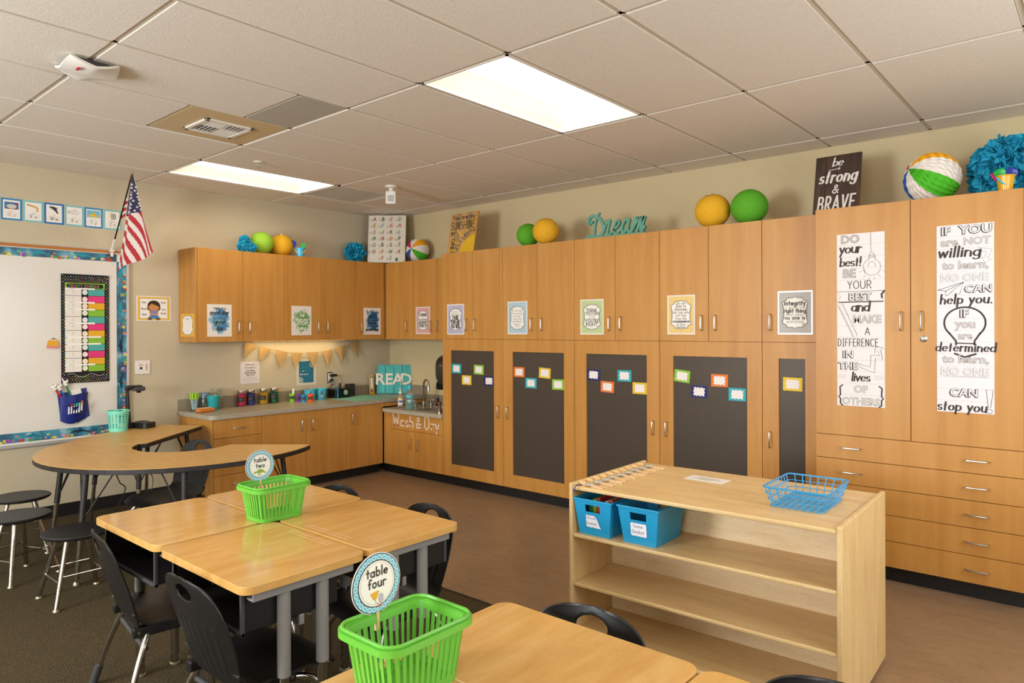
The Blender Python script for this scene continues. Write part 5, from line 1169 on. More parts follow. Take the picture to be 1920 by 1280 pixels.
# ================================================================ bunting
T = thing('burlap_bunting', 'burlap pennant bunting strung under the wall cabinets', 'bunting', (.03, -1.12, 1.1))
tops = [((-1.787, 1.362), (-1.667, 1.318), (-1.804, 1.191)), ((-1.634, 1.318), (-1.509, 1.278), (-1.646, 1.149)), ((-1.469, 1.279), (-1.328, 1.246), (-1.429, 1.082)), ((-1.298, 1.245), (-1.157, 1.236), (-1.256, 1.074)), ((-1.114, 1.24), (-.974, 1.241), (-1.039, 1.064)), ((-.935, 1.246), (-.797, 1.264), (-.864, 1.078)), ((-.77, 1.275), (-.627, 1.306), (-.676, 1.104)), ((-.606, 1.312), (-.465, 1.364), (-.473, 1.154))]
MB().tube([(.028, a, z-.006) for t3 in tops for a, z in t3[:2]], .0016, mat('jute_cord', '#8a7350', .9), 6).build('cord', T)
for i, (a, b2, c) in enumerate(tops):
    def pen(u, v, a=a, b2=b2, c=c, i=i):
        y0, z0 = a[0]+(b2[0]-a[0])*u, a[1]+(b2[1]-a[1])*u; k = v**.9
        return (.030+.012*sin(pi*u)*(1-v)*.6+.02*v*v*(1 if i % 2 else .7)+.004*sin(5*u+i)*v, y0+(c[0]-y0)*k, z0+(c[1]-z0)*v)
    MB().sheet(pen, 8, 10, .0016, BURLAP).build('pennant', T, smooth=True)
# ================================================================ flag
T = thing('flag', 'small striped national flag on a black pole angled from the wall', 'flag', (.02, -2.95, 2.12))
pb, pt_ = Vector((.035, -2.95, 2.145)), Vector((.467, -2.95, 2.728)); pd = (pt_-pb).normalized()
MB().tube([pb, pb+(pt_-pb)*.92], .0055, BLACKG, 10).build('pole', T, smooth=True)
MB().tube([pb+(pt_-pb)*.90, pb+(pt_-pb)*.93, pb+(pt_-pb)*.965, pt_], [.006, .009, .008, .0015], mat('brass', '#a8803a', .3, .9), 10).build('finial', T, smooth=True)
f = MB().box(.0265, -2.962, 2.085, .032, -2.938, 2.15, WHITEP); f.tube([pb-pd*.02, pb+pd*.10], .0105, WHITEP, 12); f.box(.014, -2.968, 2.125, .045, -2.932, 2.14, WHITEP); f.build('bracket', T, bevel=.002)
FRD, FWH, FNV = mat('flag_red', '#b01c28', .7), mat('flag_white', '#ddd0c6', .7), mat('flag_navy', '#272a52', .7)
ap_, cl, bl, br_, cr = Vector((.462, -2.95, 2.705)), Vector((.325, -2.96, 2.388)), Vector((.154, -2.97, 1.958)), Vector((.60, -2.833, 2.088)), Vector((.40, -2.858, 2.438))
def flagpt(s_, t_):
    # t down the cloth, s across; bottom half below the canton and top half as two joined patches
    L = ap_.lerp(cl, t_/.42) if t_ < .42 else cl.lerp(bl, (t_-.42)/.58)
    Rr_ = ap_.lerp(cr, t_/.42) if t_ < .42 else cr.lerp(br_, (t_-.42)/.58)
    q = L.lerp(Rr_, s_); fold = .018*min(1, t_*2.2)*sin(s_*9+t_*2)
    return q+Vector((.25*fold, fold, 0))
f = MB(); nS, nT = 40, 56
fl = lambda y: Vector((y[0], y[2]))
def colour(s_, t_):
    if t_ < .42: return FNV
    # stripes run parallel to the free edge: measure across the cloth from the free edge
    q = flagpt(s_, t_); a0, a1 = fl(cr), fl(br_); d = (a1-a0).normalized(); n_ = Vector((d.y, -d.x)); w_ = abs((fl(bl)-a0).dot(n_)); k = abs((fl(q)-a0).dot(n_))/w_
    if k < .30: return FRD if int(k/.30*5) % 2 == 0 else FWH
    return FRD if int((k-.30)/.70*8) % 2 == 1 else FWH
nS, nT = 80, 90
for i in range(nS):
    for j in range(nT):
        s0, s1, t0, t1 = i/nS, (i+1)/nS, j/nT, (j+1)/nT
        f.add([flagpt(s0, t0), flagpt(s0, t1), flagpt(s1, t1), flagpt(s1, t0)], [(0, 1, 2, 3)], colour((s0+s1)/2, (t0+t1)/2))
f.build('cloth', T)
f = MB(); k = 0                                       # folded end hanging along the pole
q0, q1, e0, e1 = Vector((.30, -2.945, 2.535)), Vector((.205, -2.945, 2.378)), Vector((.385, -2.95, 2.53)), Vector((.315, -2.95, 2.39))
for j in range(6):
    a0, a1, b0, b1 = q0.lerp(q1, j/6), q0.lerp(q1, (j+1)/6), e0.lerp(e1, j/6), e0.lerp(e1, (j+1)/6)
    f.add([a0, a1, b1, b0], [(0, 1, 2, 3)], FWH if j % 2 == 0 else FRD)
f.build('folded_stripes', T)
f = MB(); fn = (flagpt(.5, .35)-flagpt(.5, .3)).cross(flagpt(.6, .3)-flagpt(.5, .3)).normalized()
def star(c, r, n_):
    a = Vector((0, 0, 1)); a = (a-n_*a.dot(n_)).normalized(); b2 = n_.cross(a)
    vs = [c+n_*.003]+[c+n_*.003+(a*cos(pi*k/5)+b2*sin(pi*k/5))*(r if k % 2 == 0 else r*.42) for k in range(10)]
    f.add(vs, [(0, 1+k, 1+(k+1) % 10) for k in range(10)], FWH)
camp = Vector((6.3, -5.16, 1.48))
row = 0
for t_ in [.11+.036*i for i in range(9)]:
    m_ = 1+int(t_*9)
    for k in range(m_):
        s_ = (k+.5+(.25 if row % 2 else -.1))/m_
        if .03 < s_ < .97: c = flagpt(s_, t_); star(c, .0125, (camp-c).normalized())
    row += 1
f.build('star_pattern', T)

# ================================================================ long counter
def jar(c, r, h, fill, label, lab=True):
    T = thing('mason_jar', label, 'jar', c, 'lidded jars of craft supplies'); c = Vector(c)
    MB().lathe([(r*.85, .001), (r, .008), (r, h*.72), (r*.82, h*.84), (r*.8, h*.86)], c, GLASS, 22).build('glass', T, smooth=True)
    MB().lathe([(0, h*.845), (r*.85, h*.845), (r*.87, h*.86), (r*.87, h*.985), (r*.82, h), (0, h)], c, STEEL, 22).build('screw_lid', T, smooth=True)
    f = MB(); R = random.Random(label)
    m = ink(fill)
    for k in range(26):
        a = R.uniform(0, 6.28); q = sqrt(R.random())*r*.6; f.sphere(c+Vector((q*cos(a), q*sin(a), r*.42+R.random()*(h*.66))), r*.32, m, 8, 6)
    f.lathe([(0, .006), (r*.8, .006), (r*.82, h*.62), (0, h*.66)], c, m, 16)
    f.build('craft_filling', T, smooth=True)
    if lab: tagp(T, c, r*1.03, h*.28, h*.58, .75)
BLK = mat('chalk_label', '#1c1b1a', .6)
def tagp(T, c, r, z0, z1, half, a0=-.70):
    f = MB(); n = 8; vs = []
    for i in range(n+1):
        a = a0-half+2*half*i/n; k = 0 if 0 < i < n else .18*(z1-z0)
        vs += [c+Vector((r*cos(a), r*sin(a), z0+k)), c+Vector((r*cos(a), r*sin(a), z1-k))]
    f.add(vs, [(2*i, 2*i+2, 2*i+3, 2*i+1) for i in range(n)], BLK)
    for j in (.4, .62):
        q = [c+Vector(((r+.0008)*cos(a0-half*.6+1.2*half*i/14), (r+.0008)*sin(a0-half*.6+1.2*half*i/14), z0+(z1-z0)*j+.0025*sin(i*2.3+j*9))) for i in range(15)]
        f.tube(q, .0006, ink('#b5b0a8'), 4)
    f.build('chalk_label', T)
for y, c, nm in ((-1.852, '#cf2352', 'pink'), (-1.752, '#3a3f86', 'indigo'), (-1.62, '#d9a21c', 'yellow'), (-1.507, '#1f6a3f', 'dark green')):
    jar((.070 if nm != 'pink' else .085, y, CZ), .043, .148, c, 'lidded glass jar of '+nm+' craft supplies on the long counter')
# clear jars and tumbler at the counter end
T = thing('pencil_glass', 'clear glass of white pencils with lime tops at the counter end', 'glass', (.09, -2.30, CZ))
MB().lathe([(.034, .001), (.038, .005), (.038, .10), (.036, .10), (.036, .006), (0, .006)], (.09, -2.30, CZ), GLASS, 20).build('glass', T, smooth=True)
for k in range(7):
    a = 2*pi*k/7; rr = .02; b0 = (.09+rr*.7*cos(a), -2.30+rr*.7*sin(a), CZ+.008); b1 = (.09+rr*1.35*cos(a), -2.30+rr*1.35*sin(a), CZ+.10)
    o = MB().tube([b0, b1], .0036, ink('#cfe0e6'), 6).build('tooth_pencil', None, 'white pencil with a lime top standing in the clear glass', 'pencil', 'pencils in the clear glass')
    MB().tube([b1, (b1[0]+.003*cos(a), b1[1]+.003*sin(a), CZ+.155)], .0075, mat('lime_top', '#a2d22c', .4), 8).build('lime_top', o, smooth=True)
MB().lathe([(.038, .001), (.055, .118), (.0565, .118), (.0565, .128), (.052, .128), (.036, .006), (0, .006)], (.19, -2.175, CZ), mat('teal_tumbler', '#1f9a9e', .35), 28).build('tumbler', None, 'teal tumbler with a silver rim at the counter end', 'tumbler', smooth=True)
o = MB().lathe([(.05, .001), (.053, .006), (.053, .15), (.043, .165), (.043, .185), (.041, .185), (.041, .163), (.051, .148), (.051, .008), (0, .006)], (.075, -2.09, CZ), GLASS, 24).build('glass_jar', None, 'tall empty clear jar behind the teal tumbler', 'jar', smooth=True)
o = MB().lathe([(.045, .001), (.047, .006), (.047, .12), (.04, .13), (.04, .142), (.038, .142), (.045, .12), (.045, .008), (0, .006)], (.075, -2.20, CZ), GLASS, 24).build('glass_jar', None, 'clear jar with a blue lid behind the teal tumbler', 'jar', smooth=True)
MB().lathe([(0, .105), (.041, .105), (.041, .15), (0, .152)], (.075, -2.20, CZ), mat('blue_grey_lid', '#6f8499', .4), 20).build('screw_top', o, smooth=True)
f = MB(); P = Pl((.33, -2.36, CZ+.001), (-.2, .98, 0), (-.98, -.2, 0)); OR = mat('orange_wood', '#cf7a2e', .5)
f.pbox(P, 0, 0, .15, .065, .006, .03, OR); f.pbox(P, 0, .0, .15, .065, 0, .008, ink('#a55a20')); o = f.build('wooden_chime_block', None, 'orange wooden block lying before the pencil glass', 'wooden block', bevel=.005)
MB().tube([P(.005, .05, .034), P(.14, .04, .034)], .0045, PINE, 8).build('striker', o, smooth=True)
# small labelled cups and shark buckets
def cup(c, r, h, col, label):
    T = thing('plastic_cup', label, 'cup', c, 'small labelled cups'); c = Vector(c)
    MB().lathe([(r*.76, .001), (r, h), (r*.94, h), (r*.7, .004), (0, .004)], c, ink(col, .35), 22).build('cup_body', T, smooth=True)
    tagp(T, c, r*.93, h*.35, h*.78, .8, -.75); return T
cup((.095, -1.322, CZ), .031, .078, '#86d32e', 'lime green cup with a black label among the small cups'); cup((.15, -1.295, CZ), .028, .07, '#8a2f9c', 'purple cup with a black label among the small cups')
cup((.20, -1.262, CZ), .027, .068, '#2296cf', 'blue cup with a black label among the small cups'); cup((.265, -1.222, CZ), .033, .075, '#ee5a1e', 'orange cup with a black label in front of the shark buckets')
MB().tube([(.09, -1.313, CZ+.01), (.085, -1.303, CZ+.085), (.083, -1.30, CZ+.125)], .011, mat('glue_white', '#e9e6da', .4), 10).build('glue_stick', None, 'white and lime glue stick standing in the lime cup', 'glue stick')
def shark(c, label):
    r, h = .062, .112; T = thing('shark_bucket', label, 'bucket', c, 'turquoise shark buckets'); c = Vector(c); m = mat('turquoise_bucket', '#45b3ca', .4)
    MB().lathe([(r*.74, .001), (r*.98, h*.95), (r*1.02, h*.95), (r*1.02, h), (r*.95, h), (r*.7, .004), (0, .004)], c, m, 28).build('pail', T, smooth=True)
    def on(a, z): q = r*(.755+.235*z/h)+.0012; an = -.45+a/r; return c+Vector((q*cos(an), q*sin(an), z))
    class CP2:
        n = Vector((0, 0, 0))
        def __call__(s, a, b, c_=0): return on(a, b)
    f = MB(); Q = CP2()
    f.prism([(-.022, .05), (.022, .05), (.012, .078), (0, .102), (-.012, .078)], Q, None, 0, ink('#6b7480'))
    f.build('shark_print', T)
    f = MB(); on_ = on
    def on(a, z): q = r*(.755+.235*z/h)+.002; an = -.45+a/r; return c+Vector((q*cos(an), q*sin(an), z))
    f.prism(A(0, .062, .012, .009, 0, 180)+[(-.012, .062)], Q, None, 0, ink('#2a2f36')); f.prism([(-.014, .026), (.016, .026), (.016, .042), (-.014, .042)], Q, None, 0, ink('#c9cdd0'))
    for sx_ in (-1, 1): f.prism([(sx_*.02, .045), (sx_*.028, .062), (sx_*.012, .052)], Q, None, 0, ink('#a9b4bd'))
    f.build('print_detail', T)
shark((.12, -1.135, CZ), 'turquoise shark bucket holding orange slips'); shark((.12, -1.005, CZ), 'turquoise shark bucket next to the pencil sharpener')
for k in range(3):
    MB().tube([(.115+.006*k, -1.155+.012*k, CZ+.02), (.112+.006*k, -1.172+.008*k, CZ+.128)], .0045, OR, 8).build('orange_crayon', None, 'orange crayon sticking out of the shark bucket', 'crayon', 'orange crayons in the shark bucket')
# electric sharpener, second black box, cords, mat
T = thing('pencil_sharpener', 'black electric pencil sharpener with a round window on the counter', 'pencil sharpener', (.13, -.79, CZ))
MB().box(.06, -.885, CZ+.001, .20, -.70, CZ+.10, BLACKG).build('housing', T, bevel=.012, seg=3); MB().box(.055, -.865, CZ+.002, .203, -.845, CZ+.102, mat('blue_stripe', '#1f7fa8', .35)).build('blue_band', T, bevel=.004)
MB().lathe([(.0, .004), (.026, .004), (.028, 0)], (.199, -.755, CZ+.058), mat('sharpener_window', '#8fb09a', .2), 22, (1, 0, 0)).build('round_window', T); MB().tube([(.13, -.78, CZ+.1), (.125, -.775, CZ+.15)], [.016, .012], BLACKG, 10).build('plug_stub', T)
MB().box(.045, -.66, CZ+.001, .12, -.575, CZ+.135, mat('smoked_plastic', '#2c2b29', .15)).build('shavings_bin', None, 'dark smoked plastic box beside the pencil sharpener', 'plastic box', bevel=.008)
T = thing('charger_plug', 'black adapter plugged into the upper socket with a loose cord', 'charger', (.02, -.80, 1.0)); MB().box(.012, -.83, .975, .05, -.755, 1.0, BLACKP).build('adapter', T, bevel=.004)
MB().tube(sm([(.04, -.757, .985), (.05, -.72, .975), (.06, -.70, .93), (.09, -.74, .89), (.12, -.772, CZ+.152)]), .0018, BLACKP, 6).build('cord', T, smooth=True)
T = thing('charger_plug', 'black plug in the lower socket with a tangled cord behind the sharpener', 'charger', (.02, -.82, .93)); MB().box(.012, -.832, .928, .04, -.80, .948, BLACKP).build('adapter', T, bevel=.004)
MB().tube(sm([(.035, -.80, .938), (.05, -.79, .90), (.04, -.83, .88), (.05, -.87, .84), (.045, -.90, .80), (.05, -.885, .775), (.04, -.86, .80), (.045, -.83, .87), (.05, -.815, .90), (.05, -.86, .86), (.06, -.90, .82), (.07, -.895, CZ+.003), (.09, -.89, CZ+.003)]), .0026, BLACKP, 6).build('cord', T, smooth=True)
MS = mat('seafoam_mat', '#6fb59c', .7)
f = MB(); mp_ = Pl((0, 0, CZ), UX, UY); f.prism([(.13, -.91), (.60, -.91), (.60, -.44), (.13, -.44)], mp_, .0003, .002, MS); o = f.build('counter_mat', None, 'sea-green mat with pale diagonal lines on the counter corner', 'mat')
f = MB()
for k in range(11):
    a0 = -.91+.075*k-.15
    q = [(x, a0+(x-.13)*.55) for x in (.13, .60)]; q = [(x, min(max(y, -.909), -.441)) for x, y in [(.13+.47*i/10, a0+.47*i/10*.55) for i in range(11)] if -.909 < y < -.441]
    if len(q) > 1: f.ribbon(mp_, q, .003, .0026, ink('#b9d6c4'))
f.build('line_pattern', o)
# thermometer card and READ sign in the corner
p = Poster('thermometer_board', 'yellow framed toy thermometer board beside the READ sign', 'thermometer', (.055, -.335, CZ+.002), (.25, .968, 0), (-.10, .02, 1), .052, .205, '#d9ac2c', th=.012, off=0)
p.rect(.009, .012, .043, .193, '#3f5f8a', 1); p.rect(.013, .05, .039, .175, '#e9e2d8', 2); p.rect(.012, .014, .04, .035, '#c2402f', 2); p.rect(.024, .022, .029, .07, '#c2402f', 3); p.line([(.018, .185), (.034, .187)], .002, '#e9e2d8', 2)
for k in range(9): p.line([(.016, .06+.012*k), (.021, .06+.012*k)], .0006, '#4a4a4a', 3)
p.done()
T = thing('read_sign', 'turquoise plank sign with raised READ letters in the counter corner', 'sign', (.2, -.14, CZ))
u = Vector((.29, .235, 0)).normalized(); v = Vector((-.06, .07, 1)).normalized(); v = (v-u*v.dot(u)).normalized(); P = Pl((.077, -.248, CZ+.002), u, v)
RT = wood('turquoise_planks', '#1f8f8d', '#2aa5a2', '#3fb8b2', (3, 9, .7), .55, .6)
for k in range(4): MB().pbox(P, .0955*k, 0, .0955*k+.091, .318, 0, .016, RT).build('plank', T, bevel=.002)
f = MB()
for z in (.06, .26): f.pbox(P, .01, z-.02, .37, z+.02, -.012, 0, RT)
f.build('back_batten', T)
for k, ch in enumerate('READ'):
    vs, fs = bfont(ch, .022, .06); x0 = min(a[0] for a in vs); x1 = max(a[0] for a in vs); k_ = .125/.72; q = []
    wl = (x1-x0)*k_*1.08
    for a in vs: q.append(P(.046+.0955*k-wl/2+(a[0]-x0)*k_*1.08, .10+a[1]*k_, .0215+a[2]*k_*.5))
    MB().add(q, fs, ink('#e2dac6')).build('wooden_letter', T)

# ================================================================ sink
T = thing('sanitizer_bottle', 'clear pump bottle of hand sanitizer by the sink', 'pump bottle', (.80, -.52, SZ))
c = Vector((.80, -.52, SZ)); MB().lathe([(.026, .001), (.030, .006), (.030, .12), (.024, .135), (.013, .145), (.013, .155), (0, .155)], c, CLEARP, 20).build('clear_bottle', T, smooth=True)
f = MB().lathe([(.0155, .15), (.0155, .172), (.006, .176), (.006, .195), (.009, .197), (.009, .207), (0, .208)], c, WHITEP, 16); f.tube([c+Vector((0, 0, .202)), c+Vector((.02, -.03, .204)), c+Vector((.024, -.036, .196))], .004, WHITEP, 8); f.build('pump', T, smooth=True)
def lab(T, c, r, z0, z1, col, half=.9, a0=-.72, nm='label_band'):
    f = MB(); n = 8; vs = []
    for i in range(n+1):
        a = a0-half+2*half*i/n; vs += [c+Vector((r*cos(a), r*sin(a), z0)), c+Vector((r*cos(a), r*sin(a), z1))]
    f.add(vs, [(2*i, 2*i+2, 2*i+3, 2*i+1) for i in range(n)], ink(col)); f.build(nm, T)
lab(T, c, .0306, .035, .10, '#d9d6d2'); lab(T, c, .0308, .1, .118, '#e0a020'); lab(T, c, .031, .065, .082, '#2f3f8f', .6)
T = thing('soap_bottle', 'large bottle of aqua hand soap by the sink', 'soap bottle', (.918, -.50, SZ)); c = Vector((.918, -.50, SZ))
MB().lathe([(.036, .001), (.042, .008), (.042, .145), (.032, .178), (.016, .195), (.016, .205), (0, .205)], c, CLEARP, 22).build('clear_bottle', T, smooth=True); MB().lathe([(0, .003), (.036, .003), (.040, .01), (.040, .14), (0, .142)], c, SOAPL, 22).build('soap', T, smooth=True)
MB().lathe([(.018, .2), (.019, .225), (.015, .24), (0, .241)], c, mat('aqua_cap', '#2fb0c4', .35), 16).build('screw_cap', T, smooth=True); lab(T, c, .0428, .118, .14, '#4fc0d6', .8, -.75); lab(T, c, .043, .085, .092, '#e4f0ef', .5, -.75, 'printed_line'); lab(T, c, .043, .07, .074, '#e4f0ef', .4, -.75, 'printed_line')
T = thing('gooseneck_faucet', 'chrome gooseneck faucet with two lever handles over the sink', 'faucet', (.868, -.265, SZ))
fx, fy = .868, -.265; z = SZ+.003
f = MB().lathe([(.024, 0), (.024, .03), (.014, .034), (.012, .05)], (fx, fy, z), CHROME, 20); f.tube([(fx, fy, z+.04), (fx, fy, z+.21)]+[(fx+.062*(1-cos(a)), fy-.022*(1-cos(a)), z+.21+.07*sin(a)) for a in [pi*k/12 for k in range(1, 12)]]+[(fx+.125, fy-.045, z+.20), (fx+.126, fy-.046, z+.165)], .0105, CHROME, 14); f.build('spout', T, smooth=True)
for dx, dy, hx, hy in ((-.012, -.10, -.085, -.04), (.005, .10, .085, .02)):
    f = MB().lathe([(.02, 0), (.02, .04), (.012, .048), (.012, .06)], (fx+dx, fy+dy, z), CHROME, 18); f.tube([(fx+dx, fy+dy, z+.055), (fx+dx+hx*.6, fy+dy+hy*.6, z+.06), (fx+dx+hx, fy+dy+hy, z+.10)], [.009, .008, .010], CHROME, 10); f.build('lever_handle', T, smooth=True)
T = thing('drinking_bubbler', 'chrome drinking bubbler with a lever at the sink edge', 'bubbler', (1.37, -.50, SZ)); c = Vector((1.375, -.515, SZ))
MB().lathe([(.024, 0), (.024, .035), (.016, .04), (.016, .075), (.021, .082), (.021, .10), (.012, .105), (0, .105)], c, CHROME, 20).build('body_valve', T, smooth=True); MB().tube([c+Vector((-.015, 0, .05)), c+Vector((-.05, .0, .05)), c+Vector((-.085, .01, .055))], .009, CHROME, 10).build('lever', T, smooth=True); MB().tube([c+Vector((-.05, 0, .05)), c+Vector((-.06, .03, .09)), c+Vector((-.075, .05, .13))], [.012, .016, .01], BLACKG, 10).build('paddle', T, smooth=True)
T = thing('paper_towel_dispenser', 'dark smoked towel dispenser on the back wall over the sink', 'towel dispenser', (1.09, -.1, .86))
def disp(u, v): return (.955+.29*u, -.004-.20*(1-abs(2*v-1)**3.5)**.6*(1-.12*abs(2*u-1)**4), .875+.34*v-.03*sin(pi*u)*(1-v))
MB().sheet(disp, 10, 20, .004, mat('smoked_cover', '#3a332c', .2)).build('cover', T, smooth=True)
MB().box(.965, -.19, .845, 1.235, -.005, .93, BLACKG).build('chin', T, bevel=.02, seg=3)
# ================================================================ furniture
def make_desk():
    """student desk, the pupil sits on the -y side"""
    T = thing('student_desk', '', 'desk', (0, 0, 0)); w, d, h = .303, .2275, .70
    P = Pl((0, 0, 0), UX, UY)
    MB().prism(rrect(-w, -d, w, d, .042, 6), P, h-.026, h, DESK).build('desktop', T, bevel=.0115, seg=4, smooth=True)
    f = MB()
    for k in (0, 1): f.prism(rrect(-.14, .178+.018*k, .14, .184+.018*k, .003, 2), P, None, h+.0009, mat('groove_edge', '#e8c090', .15))  # pale flat strips paint the highlight along the groove
    f.build('pencil_groove', T)
    f = MB(); x, y0, y1, z0, z1, t_ = .235, -.205, .15, .535, .672, .006
    f.box(-x, y0, z0, x, y1, z0+t_, BLACKP); f.box(-x, y1-t_, z0, x, y1, z1, BLACKP)
    for s_ in (-1, 1): f.box(s_*x, y0, z0, s_*(x-t_), y1, z1, BLACKP); f.box(s_*(x+.006), y0, z0-.006, s_*(x-.006), y0+.014, z1, GREYD)
    f.box(-x-.006, y0, z0-.006, x+.006, y0+.014, z0+.008, GREYD)
    f.build('book_box', T, bevel=.003)
    for s_ in (-1, 1):
        f = MB().box(s_*.268, -.185, .640, s_*.278, .185, .673, GREYM); f.box(s_*.268, -.185, .640, s_*.215, .185, .648, GREYM); f.build('side_rail', T, bevel=.003)
        for y in (-.065, .078):
            l = MB().tube([(s_*.25, y, .645), (s_*.25, y, .365)], .0215, GREYM, 14).build('leg', T, smooth=True)
            MB().tube([(s_*.25, y, .37), (s_*.25, y, .012)], .0175, CHROME, 12).build('leg_insert', l, smooth=True)
            MB().lathe([(.022, .001), (.022, .008), (.012, .016)], (s_*.25, y, 0), NICKEL, 14).build('glide', l, smooth=True)
    f = MB().box(-.235, .0, .50, .235, .02, .535, GREYM); f.build('crossbar', T, bevel=.003)
    return T
D0 = make_desk(); used = [0]
def place(proto, flag, loc, rz, label, group):
    if not flag[0]:
        flag[0] = 1; proto.location = loc; proto.rotation_euler = (0, 0, rz); proto['label'] = label; proto['group'] = group; return proto
    return dup(proto, loc, rz, label, group)
zf = .0062
G2, G4 = 'desks of the table two cluster', 'desks of the table four cluster'
for x, y, rz, lb, g in ((3.418, -3.884, 0, 'maple-topped student desk beside the stools, black chair pulled up in front', G2), (4.048, -3.886, 0, 'maple-topped student desk of table two with grey legs facing the table four sign', G2),
      (3.414, -3.42, pi, 'maple-topped student desk of table two behind the lime basket, next to the curved table', G2), (4.04, -3.42, pi, 'maple-topped student desk of table two on the linoleum side, behind the table four sign', G2),
      (5.295, -3.90, pi, 'maple-topped student desk carrying the table four basket, chair pulled up behind', G4), (5.908, -3.90, pi, 'maple-topped student desk of table four beside the basket desk, in front of the birch shelf', G4),
      (5.295, -4.362, 0, 'maple-topped student desk of table four under the near half of the lime basket', G4)):
    place(D0, used, (x, y, zf), rz, lb, g)
def make_chair():
    """plastic shell chair facing +y, back on the -y side"""
    T = thing('school_chair', '', 'chair', (0, 0, 0)); sz, tz = .36, .69
    def seat(u, v):
        a, b = 2*u-1, v; wv = .205*(1-.10*(1-b))*(1-.10*max(0, b-.8)/.2)
        y = -.155+.375*b-.03*abs(a)**4*(b > .5)
        z = sz-.012*(1-a*a)*sin(pi*min(1, b*1.1))-.03*max(0, (b-.8)/.2)**2+.045*max(0, (.16-b)/.16)**2
        return (a*wv, y, z)
    MB().sheet(seat, 18, 16, .008, BLACKP).build('seat', T, smooth=True, ang=60)
    def back(u, v):
        if v > .7: v = 1-.3*((1-v)/.3)**1.7
        a = 2*u-1; top = max(0, (v-.72)/.28); wv = (.168+.028*sin(pi*min(v*1.0, 1)))*(1-.985*top**2.7)**(1/2.7)
        z = sz-.02+.355*v
        y = -.16-.055*v-.035*v*v-.028*(1-a*a)*(.35+.65*sin(pi*min(v, 1)))+.02*(1-v)
        rib = .0035*(.5+.5*cos(a*pi*9))*(1 if .10 < v < .60 and abs(a) < .82 else 0)
        return (-a*wv, y-rib, z)
    hole = (.5, .81, .15, .06)
    MB().sheet(back, 44, 34, -.008, BLACKP, hole).build('backrest', T, smooth=True, ang=60, sub=1)
    for s_ in (-1, 1): MB().box(s_*.14, -.16, sz-.05, s_*.175, .05, sz-.012, BLACKP).build('seat_bracket', T, bevel=.006)
    f = MB()
    for s_ in (-1, 1):
        for q in ((-.14, sz-.03), (.03, sz-.03)): f.lathe([(.007, 0), (.006, .004), (0, .005)], (s_*.175, q[0], q[1]), CHROME, 10, (s_, 0, 0))
    f.build('bracket_screws', T, smooth=True)
    for s_ in (-1, 1):
        l = MB().tube(sm([(s_*.15, -.10, sz-.03), (s_*.185, -.125, sz-.075), (s_*.215, -.165, .18), (s_*.245, -.215, .012)]), .0125, CHROME, 12).build('leg', T, smooth=True)
        MB().tube([(s_*.232, -.196, .085), (s_*.245, -.215, .012)], .0165, GREYD, 12).build('sleeve', l, smooth=True); MB().lathe([(.014, .001), (.014, .008), (.009, .014)], (s_*.245, -.215, 0), NICKEL, 12).build('glide', l, smooth=True)
        l = MB().tube(sm([(s_*.15, -.09, sz-.035), (s_*.15, .05, sz-.045), (s_*.165, .12, sz-.075), (s_*.20, .155, .22), (s_*.225, .165, .15), (s_*.228, .165, .012)]), .0125, CHROME, 12).build('leg', T, smooth=True)
        MB().lathe([(.016, .001), (.016, .01), (.012, .016)], (s_*.228, .165, 0), NICKEL, 12).build('glide', l, smooth=True)
    MB().tube([(-.18, -.12, .268), (.18, -.12, .268)], .011, GREYD, 10).build('crossbar', T, smooth=True)
    return T
C0 = make_chair(); usedc = [0]; GC = 'black school chairs'
rd = radians
for x, y, rz, lb in ((3.375, -3.93, rd(-8), 'black school chair pulled up to the table two desk beside the stools'), (4.085, -3.93, 0, 'black school chair with a ribbed back at the table two desk facing table four'),
      (3.40, -3.33, pi, 'black school chair behind table two on the side of the curved table'), (4.00, -3.30, pi-rd(6), 'black school chair behind table two, its back showing past the desk corner'),
      (5.225, -3.79, pi+rd(4), 'black school chair with an oval handhold in front of the birch shelf'), (5.86, -3.79, pi, 'black school chair showing only the top of its back under the birch shelf end panel')):
    place(C0, usedc, (x, y, zf), rz, lb, GC)
dup(C0, (1.47, -3.12, zf), pi+rd(8), 'black chair tucked inside the curved activity table', GC)
# stools
def make_stool():
    T = thing('stool', '', 'stool', (0, 0, 0)); h = .372
    MB().lathe([(0, h-.022), (.155, h-.022), (.168, h-.014), (.17, h-.006), (.165, h), (.05, h-.002), (0, h-.002)], (0, 0, 0), BLACKP, 36).build('seat', T, smooth=True)
    for k in range(4):
        a = pi/4+pi/2*k; b0 = Vector((.095*cos(a), .095*sin(a), h-.02)); b1 = Vector((.203*cos(a), .203*sin(a), .012))
        l = MB().tube([b0, b1], .0125, CHROME, 12).build('leg', T, smooth=True)
        MB().lathe([(.017, .001), (.017, .006), (.009, .016)], (b1.x, b1.y, 0), NICKEL, 14).build('glide', l, smooth=True)
    for k in range(4):
        z = .135+.03*(k % 2); q = lambda j: .203-(.203-.095)*(z-.012)/(h-.032)
        a, b2 = pi/4+pi/2*k, pi/4+pi/2*(k+1); r = q(0)+.008
        MB().tube([(r*cos(a), r*sin(a), z), (r*cos(b2), r*sin(b2), z)], .0042, CHROME, 8).build('rung', T, smooth=True)
    return T
S0 = make_stool(); useds = [0]
for x, y, rz, lb in ((1.98, -3.82, 0, 'black round stool with chrome legs beside the table two desk'), (1.35, -3.935, rd(20), 'black round stool in front of the curved table, second from the wall'), (.80, -3.785, rd(-15), 'black round stool closest to the woven wall under the whiteboard')):
    place(S0, useds, (x, y, zf), rz, lb, 'black stools around the curved table')
